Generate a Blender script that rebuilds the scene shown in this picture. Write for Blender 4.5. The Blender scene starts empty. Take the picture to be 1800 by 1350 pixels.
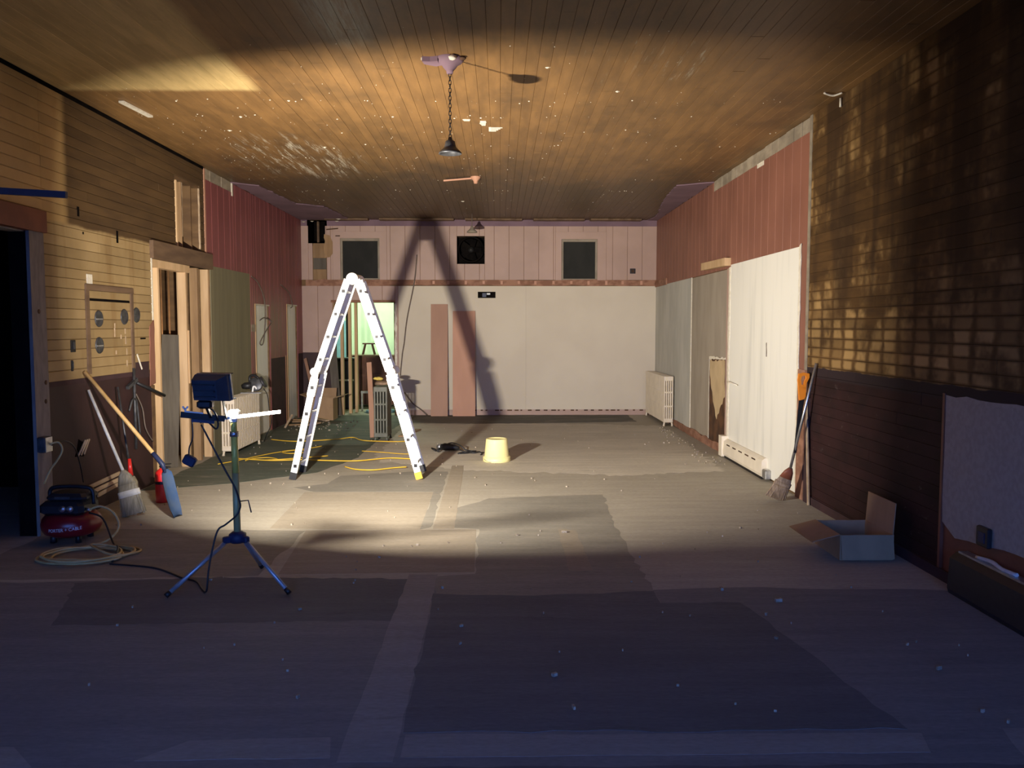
import bpy, math, random
from mathutils import Vector, Matrix
random.seed(7)
scene = bpy.context.scene
COL = scene.collection
PI = math.pi

# ------------------------------------------------------------------ camera
cam_d = bpy.data.cameras.new('camera')
cam = bpy.data.objects.new('camera', cam_d)
COL.objects.link(cam)
cam_d.sensor_fit = 'HORIZONTAL'
cam_d.sensor_width = 36.0
cam_d.lens = 36.0 * 1480 / 1800
cam_d.clip_start = 0.05
cam.location = (0, 0, 1.6)
cam.rotation_euler = (PI / 2 - math.radians(3.9425), 0, -math.radians(0.8496))
scene.camera = cam

# ------------------------------------------------------------------ world: dusk sky
w = bpy.data.worlds.new('dusk')
scene.world = w
w.use_nodes = True
bg = w.node_tree.nodes['Background']
bg.inputs['Color'].default_value = (0.072, 0.172, 0.62, 1)
bg.inputs['Strength'].default_value = 14.5

# ------------------------------------------------------------------ exposure
vs = scene.view_settings
vs.view_transform = 'Standard'
vs.look = 'None'
vs.exposure = 0.0
vs.gamma = 1.0
vs.use_curve_mapping = False

# room extents (metres): camera at x=0,y=0
XL, XR, YB, YF, H = -3.52, 2.81, 15.1, -2.4, 3.48

# ================================================================== helpers
def link(o, parent=None):
    COL.objects.link(o)
    if parent is not None:
        o.parent = parent
    return o

def tag(o, label=None, cat=None, group=None, kind=None):
    if label: o['label'] = label
    if cat: o['category'] = cat
    if group: o['group'] = group
    if kind: o['kind'] = kind
    return o

def thing(name, label, cat, loc=(0, 0, 0), group=None):
    o = bpy.data.objects.new(name, None)
    o.empty_display_size = 0.1
    o.location = loc
    link(o)
    return tag(o, label, cat, group)

class MB:
    """collects shapes (world coordinates) into one mesh"""
    def __init__(s):
        s.v, s.f, s.sm = [], [], []
    def add(s, vs_, fs_, smooth=False):
        n = len(s.v)
        s.v += [tuple(a) for a in vs_]
        for f in fs_:
            s.f.append(tuple(i + n for i in f)); s.sm.append(smooth)
        return s
    def box(s, x0, x1, y0, y1, z0, z1, M=None):
        vs_ = [Vector((x, y, z)) for z in (z0, z1) for y in (y0, y1) for x in (x0, x1)]
        if M is not None: vs_ = [M @ a for a in vs_]
        return s.add(vs_, [(0, 2, 3, 1), (4, 5, 7, 6), (0, 1, 5, 4), (2, 6, 7, 3), (0, 4, 6, 2), (1, 3, 7, 5)])
    def bevbox(s, x0, x1, y0, y1, z0, z1, b, M=None):
        # box with chamfered vertical + top/bottom edges
        pts = []
        def ring(x0, x1, y0, y1, z, c):
            return [(x0 + c, y0, z), (x1 - c, y0, z), (x1, y0 + c, z), (x1, y1 - c, z), (x1 - c, y1, z), (x0 + c, y1, z), (x0, y1 - c, z), (x0, y0 + c, z)]
        for (z, e) in ((z0, b), (z0 + b, 0), (z1 - b, 0), (z1, b)):
            pts += ring(x0 + e, x1 - e, y0 + e, y1 - e, z, b)
        pts = [Vector(p) for p in pts]
        if M is not None: pts = [M @ p for p in pts]
        fs = []
        for k in range(3):
            for i in range(8):
                j = (i + 1) % 8
                fs.append((k * 8 + i, k * 8 + j, (k + 1) * 8 + j, (k + 1) * 8 + i))
        fs.append(tuple(range(7, -1, -1))); fs.append(tuple(range(24, 32)))
        return s.add(pts, fs)
    def bar(s, a, b, w_, h_, up=(0, 0, 1)):
        """rectangular bar from a to b; w_ sideways, h_ along up"""
        a, b = Vector(a), Vector(b)
        d = b - a; L = d.length; d.normalize()
        u = Vector(up); r = d.cross(u)
        if r.length < 1e-4: r = d.cross(Vector((0, 1, 0)))
        r.normalize(); u = r.cross(d)
        M = Matrix((r, d, u)).transposed().to_4x4(); M.translation = a
        return s.box(-w_ / 2, w_ / 2, 0, L, -h_ / 2, h_ / 2, M)
    def tube(s, pts, r, n=8, cap=True, closed=False):
        pts = [Vector(p) for p in pts]
        m = len(pts)
        rs = r if isinstance(r, (list, tuple)) else [r] * m
        ring = []
        prev = None
        for i, p in enumerate(pts):
            if closed: d = pts[(i + 1) % m] - pts[i - 1]
            elif i == 0: d = pts[1] - p
            elif i == m - 1: d = p - pts[i - 1]
            else: d = (pts[i + 1] - p).normalized() + (p - pts[i - 1]).normalized()
            if d.length < 1e-9: d = Vector((0, 0, 1))
            d.normalize()
            if prev is None:
                a = d.cross(Vector((0, 0, 1)))
                if a.length < 1e-3: a = d.cross(Vector((0, 1, 0)))
            else:
                a = prev - d * prev.dot(d)
                if a.length < 1e-4: a = d.cross(Vector((0, 0, 1)))
            a.normalize(); prev = a
            b = d.cross(a)
            ring += [p + (a * math.cos(t) + b * math.sin(t)) * rs[i] for t in [2 * PI * k / n for k in range(n)]]
        fs = []
        for i in range(m if closed else m - 1):
            for k in range(n):
                fs.append((i * n + k, i * n + (k + 1) % n, ((i + 1) % m) * n + (k + 1) % n, ((i + 1) % m) * n + k))
        base = len(s.v)
        s.add(ring, fs, True)
        if cap and not closed:
            s.f.append(tuple(base + k for k in range(n - 1, -1, -1))); s.sm.append(False)
            s.f.append(tuple(base + (m - 1) * n + k for k in range(n))); s.sm.append(False)
        return s
    def lathe(s, prof, c=(0, 0, 0), n=24, M=None, smooth=True, capb=False, capt=False):
        vs_ = []
        for (r, z) in prof:
            for k in range(n):
                t = 2 * PI * k / n
                p = Vector((r * math.cos(t), r * math.sin(t), z))
                if M is not None: p = M @ p
                vs_.append(p + Vector(c))
        fs = []
        for i in range(len(prof) - 1):
            for k in range(n):
                fs.append((i * n + k, i * n + (k + 1) % n, (i + 1) * n + (k + 1) % n, (i + 1) * n + k))
        base = len(s.v)
        s.add(vs_, fs, smooth)
        if capb: s.f.append(tuple(base + k for k in range(n - 1, -1, -1))); s.sm.append(False)
        if capt: s.f.append(tuple(base + (len(prof) - 1) * n + k for k in range(n))); s.sm.append(False)
        return s
    def prism(s, poly, fn, t0, t1):
        """poly of (a,b); fn(a,b,t)->xyz ; extruded from t0 to t1"""
        n = len(poly)
        vs_ = [fn(a, b, t0) for a, b in poly] + [fn(a, b, t1) for a, b in poly]
        fs = [tuple(range(n - 1, -1, -1)), tuple(range(n, 2 * n))]
        for i in range(n):
            j = (i + 1) % n
            fs.append((i, j, n + j, n + i))
        return s.add(vs_, fs)
    def build(s, name, m, parent=None, fix=False):
        me = bpy.data.meshes.new(name)
        me.from_pydata(s.v, [], s.f)
        me.polygons.foreach_set('use_smooth', s.sm)
        me.materials.append(m)
        me.update()
        if fix:
            import bmesh
            b = bmesh.new(); b.from_mesh(me); bmesh.ops.recalc_face_normals(b, faces=b.faces); b.to_mesh(me); b.free()
        o = bpy.data.objects.new(name, me)
        link(o)
        if parent is not None:
            o.parent = parent
            o.matrix_parent_inverse = Matrix.Translation(-parent.location) if parent.type == 'EMPTY' else Matrix.Identity(4)
        return o

def inst(src, name, parent, M=None, loc=None):
    o = bpy.data.objects.new(name, src if isinstance(src, bpy.types.Mesh) else src.data)
    link(o)
    if parent is not None: o.parent = parent
    if M is not None: o.matrix_local = M
    if loc is not None: o.location = loc
    return o

def rects_minus(a0, a1, b0, b1, holes):
    """rectangle minus rectangular holes -> list of rectangles"""
    rs = [(a0, a1, b0, b1)]
    for (c0, c1, d0, d1) in holes:
        out = []
        for (p0, p1, q0, q1) in rs:
            if c1 <= p0 or c0 >= p1 or d1 <= q0 or d0 >= q1:
                out.append((p0, p1, q0, q1)); continue
            x0, x1 = max(p0, c0), min(p1, c1)
            if c0 > p0: out.append((p0, c0, q0, q1))
            if c1 < p1: out.append((c1, p1, q0, q1))
            if d0 > q0: out.append((x0, x1, q0, d0))
            if d1 < q1: out.append((x0, x1, d1, q1))
        rs = out
    return rs

def smooth_path(pts, k=6):
    """Catmull-Rom through pts"""
    P = [Vector(p) for p in pts]
    out = []
    for i in range(len(P) - 1):
        p0 = P[max(i - 1, 0)]; p1 = P[i]; p2 = P[i + 1]; p3 = P[min(i + 2, len(P) - 1)]
        for j in range(k):
            t = j / k
            out.append(0.5 * ((2 * p1) + (p2 - p0) * t + (2 * p0 - 5 * p1 + 4 * p2 - p3) * t * t + (3 * p1 - p0 - 3 * p2 + p3) * t ** 3))
    out.append(P[-1])
    return out

def jag(poly, step=0.12, amp=0.02, seed=1):
    """ragged outline"""
    r = random.Random(seed)
    out = []
    n = len(poly)
    for i in range(n):
        a = Vector(poly[i]); b = Vector(poly[(i + 1) % n])
        L = (b - a).length
        k = max(1, int(L / step))
        nx = Vector((-(b - a).y, (b - a).x)) / max(L, 1e-6)
        for j in range(k):
            p = a.lerp(b, j / k)
            if j: p = p + nx * r.uniform(-amp, amp)
            out.append((p.x, p.y))
    return out

# ------------------------------------------------------------------ node helper
class NT:
    def __init__(s, name, rough=0.8, metal=0.0, spec=0.3):
        s.m = bpy.data.materials.new(name)
        s.m.use_nodes = True
        s.t = s.m.node_tree
        s.b = s.t.nodes['Principled BSDF']
        s.b.inputs['Roughness'].default_value = rough
        s.b.inputs['Metallic'].default_value = metal
        s.b.inputs['Specular IOR Level'].default_value = spec
        s._pos = None
    def n(s, typ, **kw):
        x = s.t.nodes.new(typ)
        for k, v in kw.items(): setattr(x, k, v)
        return x
    def set(s, sock, v):
        if hasattr(v, 'is_output') or isinstance(v, bpy.types.NodeSocket): s.t.links.new(v, sock)
        elif isinstance(v, tuple) and len(v) == 3 and len(sock.default_value) == 4: sock.default_value = (*v, 1)
        else: sock.default_value = v
    def pos(s):
        if s._pos is None:
            s._pos = s.n('ShaderNodeNewGeometry').outputs['Position']
        return s._pos
    def xyz(s):
        x = s.n('ShaderNodeSeparateXYZ'); s.set(x.inputs[0], s.pos())
        return x.outputs
    def mt(s, op, a, b=0.0, c=None):
        x = s.n('ShaderNodeMath', operation=op)
        s.set(x.inputs[0], a); s.set(x.inputs[1], b)
        if c is not None: s.set(x.inputs[2], c)
        return x.outputs[0]
    def noise(s, scale, detail=4, rough=0.55, off=(0, 0, 0)):
        mp = s.n('ShaderNodeMapping')
        s.set(mp.inputs['Vector'], s.pos())
        mp.inputs['Scale'].default_value = scale if isinstance(scale, tuple) else (scale,) * 3
        mp.inputs['Location'].default_value = off
        x = s.n('ShaderNodeTexNoise')
        s.set(x.inputs['Vector'], mp.outputs[0])
        x.inputs['Scale'].default_value = 1.0
        x.inputs['Detail'].default_value = detail
        x.inputs['Roughness'].default_value = rough
        return x.outputs['Fac']
    def sm(s, v, lo, hi):
        """smoothstep lo->hi gives 0->1 (lo may exceed hi for inverse)"""
        x = s.n('ShaderNodeMapRange', interpolation_type='SMOOTHSTEP')
        s.set(x.inputs['Value'], v)
        if lo < hi:
            x.inputs['From Min'].default_value = lo; x.inputs['From Max'].default_value = hi
            x.inputs['To Min'].default_value = 0; x.inputs['To Max'].default_value = 1
        else:
            x.inputs['From Min'].default_value = hi; x.inputs['From Max'].default_value = lo
            x.inputs['To Min'].default_value = 1; x.inputs['To Max'].default_value = 0
        return x.outputs[0]
    def mix(s, f, a, b, typ='MIX'):
        x = s.n('ShaderNodeMix', data_type='RGBA', blend_type=typ)
        s.set(x.inputs['Factor'], f)
        s.set(x.inputs['A'] if False else x.inputs[6], a)
        s.set(x.inputs[7], b)
        return x.outputs[2]
    def rnd(s):
        return s.n('ShaderNodeObjectInfo').outputs['Random']
    def mul(s, col, fac):
        """multiply colour by scalar socket"""
        x = s.n('ShaderNodeVectorMath', operation='SCALE')
        s.set(x.inputs[0], col); s.set(x.inputs['Scale'], fac)
        return x.outputs[0]
    def out(s, col, bump=None, strength=0.3, dist=0.01):
        s.set(s.b.inputs['Base Color'], col)
        if bump is not None:
            x = s.n('ShaderNodeBump')
            x.inputs['Strength'].default_value = strength
            x.inputs['Distance'].default_value = dist
            s.set(x.inputs['Height'], bump)
            s.t.links.new(x.outputs[0], s.b.inputs['Normal'])
        return s.m

def mat(name, c1, c2=None, scale=6.0, rough=0.8, metal=0.0, spec=0.3, bump=0.0, rnd=0.0, detail=4, lo=0.35, hi=0.65):
    t = NT(name, rough, metal, spec)
    if c2 is None: c2 = tuple(a * 0.8 for a in c1)
    nz = t.noise(scale, detail)
    col = t.mix(t.sm(nz, lo, hi), c1, c2)
    if rnd:
        f = t.mt('MULTIPLY_ADD', t.rnd(), 2 * rnd, 1 - rnd)
        col = t.mul(col, f)
    return t.out(col, nz if bump else None, bump, 0.004)

# ================================================================== materials
def m_ceiling():
    t = NT('ceiling_boards', 0.48, 0, 0.4)
    X, Y, Z = t.xyz()
    grain = t.noise((9, 1.6, 4), 6, .65)
    big = t.noise((1.5, 0.9, 1), 6, .65)
    col = t.mix(t.sm(grain, .3, .7), (0.245, 0.130, 0.045), (0.165, 0.088, 0.032))
    col = t.mix(t.sm(big, .45, .75), col, (0.105, 0.060, 0.026))
    # blotchy darkening towards the back
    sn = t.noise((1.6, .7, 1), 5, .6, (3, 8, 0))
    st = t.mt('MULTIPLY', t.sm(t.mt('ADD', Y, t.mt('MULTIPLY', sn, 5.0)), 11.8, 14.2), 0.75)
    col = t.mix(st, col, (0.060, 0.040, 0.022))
    # former little room: other varnish
    wob = t.mt('MULTIPLY', t.mt('SUBTRACT', t.noise(2.2, 3), .5), .07)
    pm = t.mt('MULTIPLY', t.sm(t.mt('ADD', X, wob), -1.86, -1.99), t.sm(t.mt('ADD', Y, wob), 6.98, 6.86))
    col = t.mix(pm, col, t.mix(t.sm(grain, .3, .7), (0.60, 0.42, 0.18), (0.43, 0.30, 0.125)))
    # white scuffs: paint scraped along the boards
    sc = t.noise((19, 1.5, 1), 7, .75, (1, 2, 0))
    dx = t.mt('DIVIDE', t.mt('ADD', X, 2.25), 0.75); dy = t.mt('DIVIDE', t.mt('SUBTRACT', Y, 9.7), 1.35)
    el = t.sm(t.mt('ADD', t.mt('MULTIPLY', dx, dx), t.mt('MULTIPLY', dy, dy)), 1.2, 0.0)
    ws = t.mt('MULTIPLY', el, t.sm(sc, .51, .64))
    col = t.mix(ws, col, (0.62, 0.55, 0.42))
    dx = t.mt('DIVIDE', t.mt('ADD', X, 1.0), 0.24); dy = t.mt('DIVIDE', t.mt('SUBTRACT', Y, 5.2), 0.75)
    el = t.sm(t.mt('ADD', t.mt('MULTIPLY', dx, dx), t.mt('MULTIPLY', dy, dy)), 1.1, 0.1)
    col = t.mix(t.mt('MULTIPLY', el, t.sm(sc, .35, .7)), col, (0.36, 0.33, 0.24))
    dx = t.mt('DIVIDE', t.mt('SUBTRACT', X, 1.05), 0.7); dy = t.mt('DIVIDE', t.mt('SUBTRACT', Y, 6.1), 0.7)
    el = t.sm(t.mt('ADD', t.mt('MULTIPLY', dx, dx), t.mt('MULTIPLY', dy, dy)), 1.1, 0.1)
    col = t.mix(t.mt('MULTIPLY', el, t.sm(sc, .56, .70)), col, (0.40, 0.36, 0.27))
    col = t.mul(col, t.mt('MULTIPLY_ADD', t.rnd(), .16, .92))
    return t.out(col, grain, .25, .003)

def m_left():
    t = NT('left_wall_boards', 0.6, 0, 0.3)
    X, Y, Z = t.xyz()
    g = t.noise((1, 2.0, 16), 5)
    big = t.noise((1, 1.6, 1.6), 4)
    ver = t.noise((1, 9, .8), 3, .5, (0, 4, 1))
    yel = t.mix(t.sm(big, .35, .7), (0.37, 0.258, 0.122), (0.275, 0.185, 0.082))
    yel = t.mix(t.mt('MULTIPLY', t.sm(ver, .52, .72), .55), yel, (0.22, 0.13, 0.05))
    bro = t.mix(t.sm(g, .3, .7), (0.105, 0.060, 0.024), (0.070, 0.040, 0.018))
    wob = t.mt('MULTIPLY', t.mt('SUBTRACT', t.noise(3.0, 3), .5), .05)
    m1 = t.sm(t.mt('ADD', Y, wob), 7.00, 6.88)
    m2 = t.sm(t.mt('ADD', Z, wob), 2.44, 2.41)
    up = t.mix(t.sm(big, .35, .7), (0.47, 0.305, 0.125), (0.34, 0.22, 0.088))
    col = t.mix(m1, bro, up)
    col = t.mix(m2, col, yel)
    col = t.mul(col, t.mt('MULTIPLY_ADD', t.rnd(), .22, .89))
    return t.out(col, g, .25, .003)

def m_right():
    t = NT('right_wall_boards', 0.72, 0, 0.15)
    X, Y, Z = t.xyz()
    g = t.noise((1, 2.0, 16), 5)
    wy = t.mt('MULTIPLY', t.mt('SUBTRACT', t.noise((1, 5, 5), 3), .5), .16)
    wz = t.mt('MULTIPLY', t.mt('SUBTRACT', t.noise((1, 7, 7), 3, .5, (0, 5, 9)), .5), .05)
    # ghost marks of old adhesive dabs: one per board and step along the wall
    fy = t.mt('ABSOLUTE', t.mt('SUBTRACT', t.mt('FRACT', t.mt('DIVIDE', t.mt('ADD', Y, wy), 0.235)), .5))
    fz = t.mt('ABSOLUTE', t.mt('SUBTRACT', t.mt('FRACT', t.mt('DIVIDE', Z, 0.0829)), .5))
    blob = t.mt('MULTIPLY', t.sm(t.mt('ADD', fy, t.mt('MULTIPLY', wz, 3.0)), .48, .24), t.sm(t.mt('ADD', fz, t.mt('MULTIPLY', wz, 3.0)), .52, .26))
    cv = t.n('ShaderNodeCombineXYZ')
    t.set(cv.inputs[0], t.mt('FLOOR', t.mt('DIVIDE', t.mt('ADD', Y, wy), 0.235))); t.set(cv.inputs[1], t.mt('FLOOR', t.mt('DIVIDE', Z, 0.0829)))
    wn = t.n('ShaderNodeTexWhiteNoise', noise_dimensions='2D'); t.set(wn.inputs['Vector'], cv.outputs[0])
    blob = t.mt('MULTIPLY', blob, t.mt('MULTIPLY_ADD', wn.outputs['Value'], .75, .25))
    stripe = t.noise((1, 3.2, .35), 3, .5, (0, 2, 0))
    patch = t.noise((1, 2.3, 2.6), 4, .6, (0, 7, 3))
    amt = t.mt('MULTIPLY', blob, t.sm(t.mt('ADD', patch, t.mt('MULTIPLY', t.sm(Z, 2.1, 1.6), .20)), .50, .72))
    base = t.mix(t.sm(g, .3, .7), (0.095, 0.050, 0.018), (0.060, 0.032, 0.013))
    base = t.mix(t.sm(patch, .45, .7), base, (0.135, 0.072, 0.025))
    col = t.mix(t.mt('MULTIPLY', amt, .9), base, (0.42, 0.265, 0.105))
    col = t.mix(t.mt('MULTIPLY', t.mt('MULTIPLY', t.sm(stripe, .44, .58), t.sm(Z, 1.4, 2.1)), .8), col, (0.040, 0.022, 0.011))
    # maroon paint below the old chair rail
    mar = t.mix(t.sm(t.noise((1, 3, 5), 4), .4, .7), (0.034, 0.014, 0.014), (0.020, 0.010, 0.010))
    mar = t.mix(t.mt('MULTIPLY', t.sm(t.noise((1, 7, 13), 6, .75, (0, 3, 2)), .60, .75), .6), mar, (0.13, 0.10, 0.09))
    mar = t.mix(t.sm(Z, 1.13, 1.15), mar, (0.028, 0.018, 0.020))
    wob = t.mt('MULTIPLY', t.mt('SUBTRACT', t.noise((1, 4, 4), 3), .5), .05)
    col = t.mix(t.sm(t.mt('ADD', Z, wob), 1.240, 1.228), col, mar)
    col = t.mul(col, t.mt('MULTIPLY_ADD', t.rnd(), .24, .88))
    return t.out(col, g, .3, .004)

def m_floor(name, c1, c2, c3, wear=(0.36, 0.315, 0.25), sc=1.0, rough=.75, wf=.35):
    t = NT(name, rough, 0, .25)
    st = t.noise((1.1 * sc, 11 * sc, 1), 8, .68)
    big = t.noise((.9, 1.3, 1), 4, .55, (2, 5, 0))
    wr = t.noise((1.5, 5.5, 1), 9, .72, (7, 1, 0))
    fine = t.noise((26, 60, 1), 4)
    col = t.mix(t.sm(st, .36, .64), c1, c2)
    col = t.mix(t.mt('MULTIPLY', t.sm(big, .42, .7), .7), col, c3)
    col = t.mix(t.mt('MULTIPLY', t.sm(wr, .50, .66), wf), col, wear)
    col = t.mix(t.mt('MULTIPLY', t.sm(wr, .44, .30), .45), col, tuple(a * .62 for a in c3))
    col = t.mul(col, t.mt('MULTIPLY_ADD', fine, .5, .75))
    return t.out(col, st, .2, .002)

M = {}
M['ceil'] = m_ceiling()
M['left'] = m_left()
M['right'] = m_right()
M['floor'] = m_floor('floor_subfloor', (0.40, 0.36, 0.29), (0.345, 0.31, 0.25), (0.31, 0.28, 0.225))
M['ply'] = m_floor('floor_plywood', (0.345, 0.295, 0.225), (0.300, 0.256, 0.195), (0.272, 0.232, 0.176))
M['tan'] = m_floor('floor_tan', (0.30, 0.255, 0.195), (0.262, 0.222, 0.17), (0.238, 0.202, 0.155))
M['dark'] = m_floor('floor_residue', (0.265, 0.242, 0.200), (0.225, 0.206, 0.170), (0.190, 0.175, 0.146))
M['fore'] = m_floor('floor_fore_grey_shade', (0.215, 0.200, 0.185), (0.180, 0.168, 0.156), (0.165, 0.154, 0.145), (0.24, 0.225, 0.205))  # greyed and darkened to offset warm bounce in the foreground
M['foredark'] = m_floor('floor_fore_residue_shade', (0.135, 0.132, 0.128), (0.115, 0.112, 0.110), (0.100, 0.098, 0.096), (0.16, 0.155, 0.15))  # residue copy, darkened for the unlit foreground
M['foretan'] = m_floor('floor_fore_tan_cool', (0.290, 0.262, 0.230), (0.250, 0.226, 0.200), (0.225, 0.205, 0.182), (0.31, 0.28, 0.25))  # tan copy, cooled for the unlit foreground
M['dark2'] = m_floor('floor_residue_black', (0.115, 0.108, 0.092), (0.095, 0.088, 0.075), (0.075, 0.070, 0.060))
M['grey'] = m_floor('floor_grey', (0.255, 0.228, 0.185), (0.22, 0.198, 0.16), (0.195, 0.176, 0.143))
M['pale'] = m_floor('floor_pale_lit', (0.58, 0.525, 0.435), (0.50, 0.455, 0.375), (0.46, 0.415, 0.34))  # far floor lightened to make up for weak grazing lamplight
M['green'] = m_floor('floor_green', (0.105, 0.122, 0.095), (0.082, 0.098, 0.078), (0.120, 0.118, 0.088))
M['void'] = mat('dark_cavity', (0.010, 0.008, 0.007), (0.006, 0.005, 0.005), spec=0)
M['outside'] = mat('street', (0.05, 0.05, 0.055), (0.04, 0.04, 0.045))
M['sheath'] = mat('old_sheathing', (0.17, 0.098, 0.045), (0.11, 0.062, 0.030), (2, 2, 9), bump=.2)
M['burg'] = mat('burgundy_paneling', (0.250, 0.075, 0.074), (0.205, 0.060, 0.060), (2, 2, 1.2), .45, spec=.4)
M['red'] = mat('rust_paneling', (0.255, 0.108, 0.072), (0.215, 0.090, 0.060), (2, 2, 1.2), .5, spec=.35)
M['pink'] = mat('pink_paneling', (0.440, 0.300, 0.245), (0.390, 0.265, 0.215), (1.5, 2, 1.5), .55, spec=.3)
M['purple'] = mat('purple_plaster', (0.20, 0.125, 0.155), (0.16, 0.10, 0.125), 2.0)
M['drywall'] = mat('beige_drywall', (0.61, 0.535, 0.42), (0.565, 0.49, 0.385), .8)
M['greyboard'] = mat('grey_green_drywall', (0.50, 0.48, 0.42), (0.42, 0.405, 0.355), (2, 3, 1))
M['tanboard'] = mat('tan_grey_drywall', (0.34, 0.29, 0.225), (0.29, 0.245, 0.19), (2, 5, 1.2))
M['white'] = mat('white_panel', (0.80, 0.78, 0.70), (0.66, 0.65, 0.59), (2, 7, .7), .45, spec=.4, lo=.45, hi=.8)
M['paper'] = mat('torn_paper', (0.52, 0.385, 0.22), (0.45, 0.33, 0.185), 4)
M['brownhole'] = mat('brown_cavity', (0.11, 0.052, 0.024), (0.055, 0.028, 0.016), 6)
M['beigepanel'] = mat('beige_fabric_panel', (0.36, 0.31, 0.26), (0.31, 0.265, 0.225), 30)
M['maroon'] = mat('maroon_wainscot', (0.048, 0.020, 0.019), (0.034, 0.015, 0.015), (3, 3, 2), .6)
M['maroondk'] = mat('dark_maroon_rail', (0.055, 0.026, 0.028), (0.038, 0.020, 0.022), 5)
M['olive'] = mat('olive_plywood', (0.215, 0.190, 0.110), (0.170, 0.150, 0.090), (3, 9, .6), lo=.3, hi=.7)
M['stud'] = mat('new_stud_wood', (0.62, 0.42, 0.235), (0.50, 0.325, 0.170), (9, 9, 1.2), .7, bump=.15, rnd=.12)
M['studold'] = mat('old_stud_wood', (0.33, 0.205, 0.105), (0.24, 0.145, 0.072), (9, 9, 1.2), .75, bump=.2, rnd=.12)
M['beam'] = mat('dark_beam_wood', (0.170, 0.105, 0.060), (0.115, 0.070, 0.042), (9, 1.5, 9), .75, bump=.2)
M['weather'] = mat('weathered_wood', (0.130, 0.110, 0.085), (0.085, 0.070, 0.055), (14, 14, 1.0), .85, bump=.3, lo=.3, hi=.7)
M['lath'] = mat('lath_wood', (0.50, 0.37, 0.24), (0.38, 0.27, 0.17), (9, 4, 12), .8, rnd=.15)
M['lathgrey'] = mat('grey_lath', (0.33, 0.275, 0.20), (0.25, 0.205, 0.15), (6, 5, 12), .85, rnd=.2)
M['rail'] = mat('old_rail_ghost', (0.32, 0.165, 0.105), (0.22, 0.105, 0.065), (6, 6, 10), .8, lo=.4, hi=.6)
M['redtrim'] = mat('red_brown_trim', (0.200, 0.066, 0.036), (0.150, 0.048, 0.028), (4, 4, 4), .5)
M['jamb'] = mat('grey_jamb', (0.22, 0.19, 0.165), (0.165, 0.14, 0.125), (20, 20, 5), .75, bump=.15)
M['plaster'] = mat('white_plaster', (0.74, 0.68, 0.55), (0.62, 0.56, 0.45), 30)
M['alu'] = mat('ladder_aluminium', (0.90, 0.90, 0.88), (0.84, 0.84, 0.82), 12, .42, .25, .5)
M['aludk'] = mat('rung_aluminium', (0.50, 0.50, 0.50), (0.42, 0.42, 0.43), 12, .42, .8)
M['hinge'] = mat('white_hinge_plastic', (0.86, 0.85, 0.82), (0.80, 0.79, 0.76), 9, .4)
M['black'] = mat('black_plastic', (0.016, 0.016, 0.018), (0.011, 0.011, 0.013), 20, .45, spec=.4)
M['blackm'] = mat('black_metal', (0.022, 0.020, 0.020), (0.014, 0.013, 0.013), 20, .5, .3)
M['darkgrey'] = mat('dark_grey_metal', (0.10, 0.10, 0.105), (0.06, 0.06, 0.065), 20, .45, .6)
M['steel'] = mat('steel', (0.52, 0.52, 0.52), (0.40, 0.40, 0.41), 25, .35, .85)
M['lampbl'] = mat('blue_lamp_housing', (0.050, 0.062, 0.080), (0.040, 0.050, 0.066), 15, .5, .1, .3)
M['blue'] = mat('blue_plastic', (0.022, 0.030, 0.075), (0.016, 0.022, 0.058), 15, .45)
M['legblue'] = mat('silver_blue_tube', (0.42, 0.43, 0.44), (0.33, 0.34, 0.36), 15, .35, .5)
M['polelit'] = mat('yellow_pole_lit', (0.78, 0.64, 0.12), (0.62, 0.50, 0.10), (20, 20, 6), .4, .1)  # upper pole, lamplight put into the colour
M['poleshade'] = mat('yellow_pole_shade', (0.44, 0.41, 0.17), (0.34, 0.33, 0.15), (20, 20, 6), .45, .2)  # same pole below the beam, shade put into the colour
M['bucket'] = mat('pale_yellow_plastic', (0.86, 0.76, 0.36), (0.80, 0.70, 0.32), 5, .42)
M['redp'] = mat('red_paint', (0.62, 0.022, 0.018), (0.52, 0.018, 0.015), 8, .3, spec=.5)
M['tank'] = mat('red_tank', (0.20, 0.008, 0.014), (0.17, 0.007, 0.011), 8, .3, spec=.5)
M['handle'] = mat('ash_handle', (0.62, 0.40, 0.16), (0.50, 0.31, 0.115), (9, 9, 9), .45)
M['shovel'] = mat('blue_shovel_steel', (0.035, 0.085, 0.200), (0.07, 0.11, 0.19), 9, .45, .2)
M['straw'] = mat('broom_straw', (0.30, 0.265, 0.195), (0.20, 0.175, 0.125), (60, 60, 5), .9, bump=.5)
M['strawb'] = mat('dark_broom_straw', (0.33, 0.24, 0.16), (0.20, 0.14, 0.095), (60, 60, 5), .9, bump=.5)
M['whiteband'] = mat('white_band', (0.62, 0.60, 0.55), (0.5, 0.48, 0.44), 15)
M['hose'] = mat('tan_air_hose', (0.58, 0.42, 0.17), (0.48, 0.35, 0.14), 8, .6)
M['cordy'] = mat('yellow_cord', (0.70, 0.44, 0.045), (0.60, 0.37, 0.035), 8, .5)
M['card'] = mat('cardboard', (0.38, 0.245, 0.135), (0.33, 0.21, 0.115), (6, 6, 3), .85)
M['radcream'] = mat('cream_radiator', (0.68, 0.585, 0.45), (0.62, 0.53, 0.405), 9, .5)
M['radgreen'] = mat('dark_green_radiator', (0.105, 0.105, 0.080), (0.075, 0.076, 0.060), 9, .5)
M['heater'] = mat('cream_heater_cover', (0.78, 0.70, 0.56), (0.72, 0.64, 0.51), 5, .45)
M['orange'] = mat('orange_plastic', (0.80, 0.25, 0.02), (0.72, 0.22, 0.018), 9, .4)
M['screen'] = mat('dark_window_screen', (0.034, 0.033, 0.030), (0.026, 0.026, 0.024), (3, 3, 2), .8, spec=.05)
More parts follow.
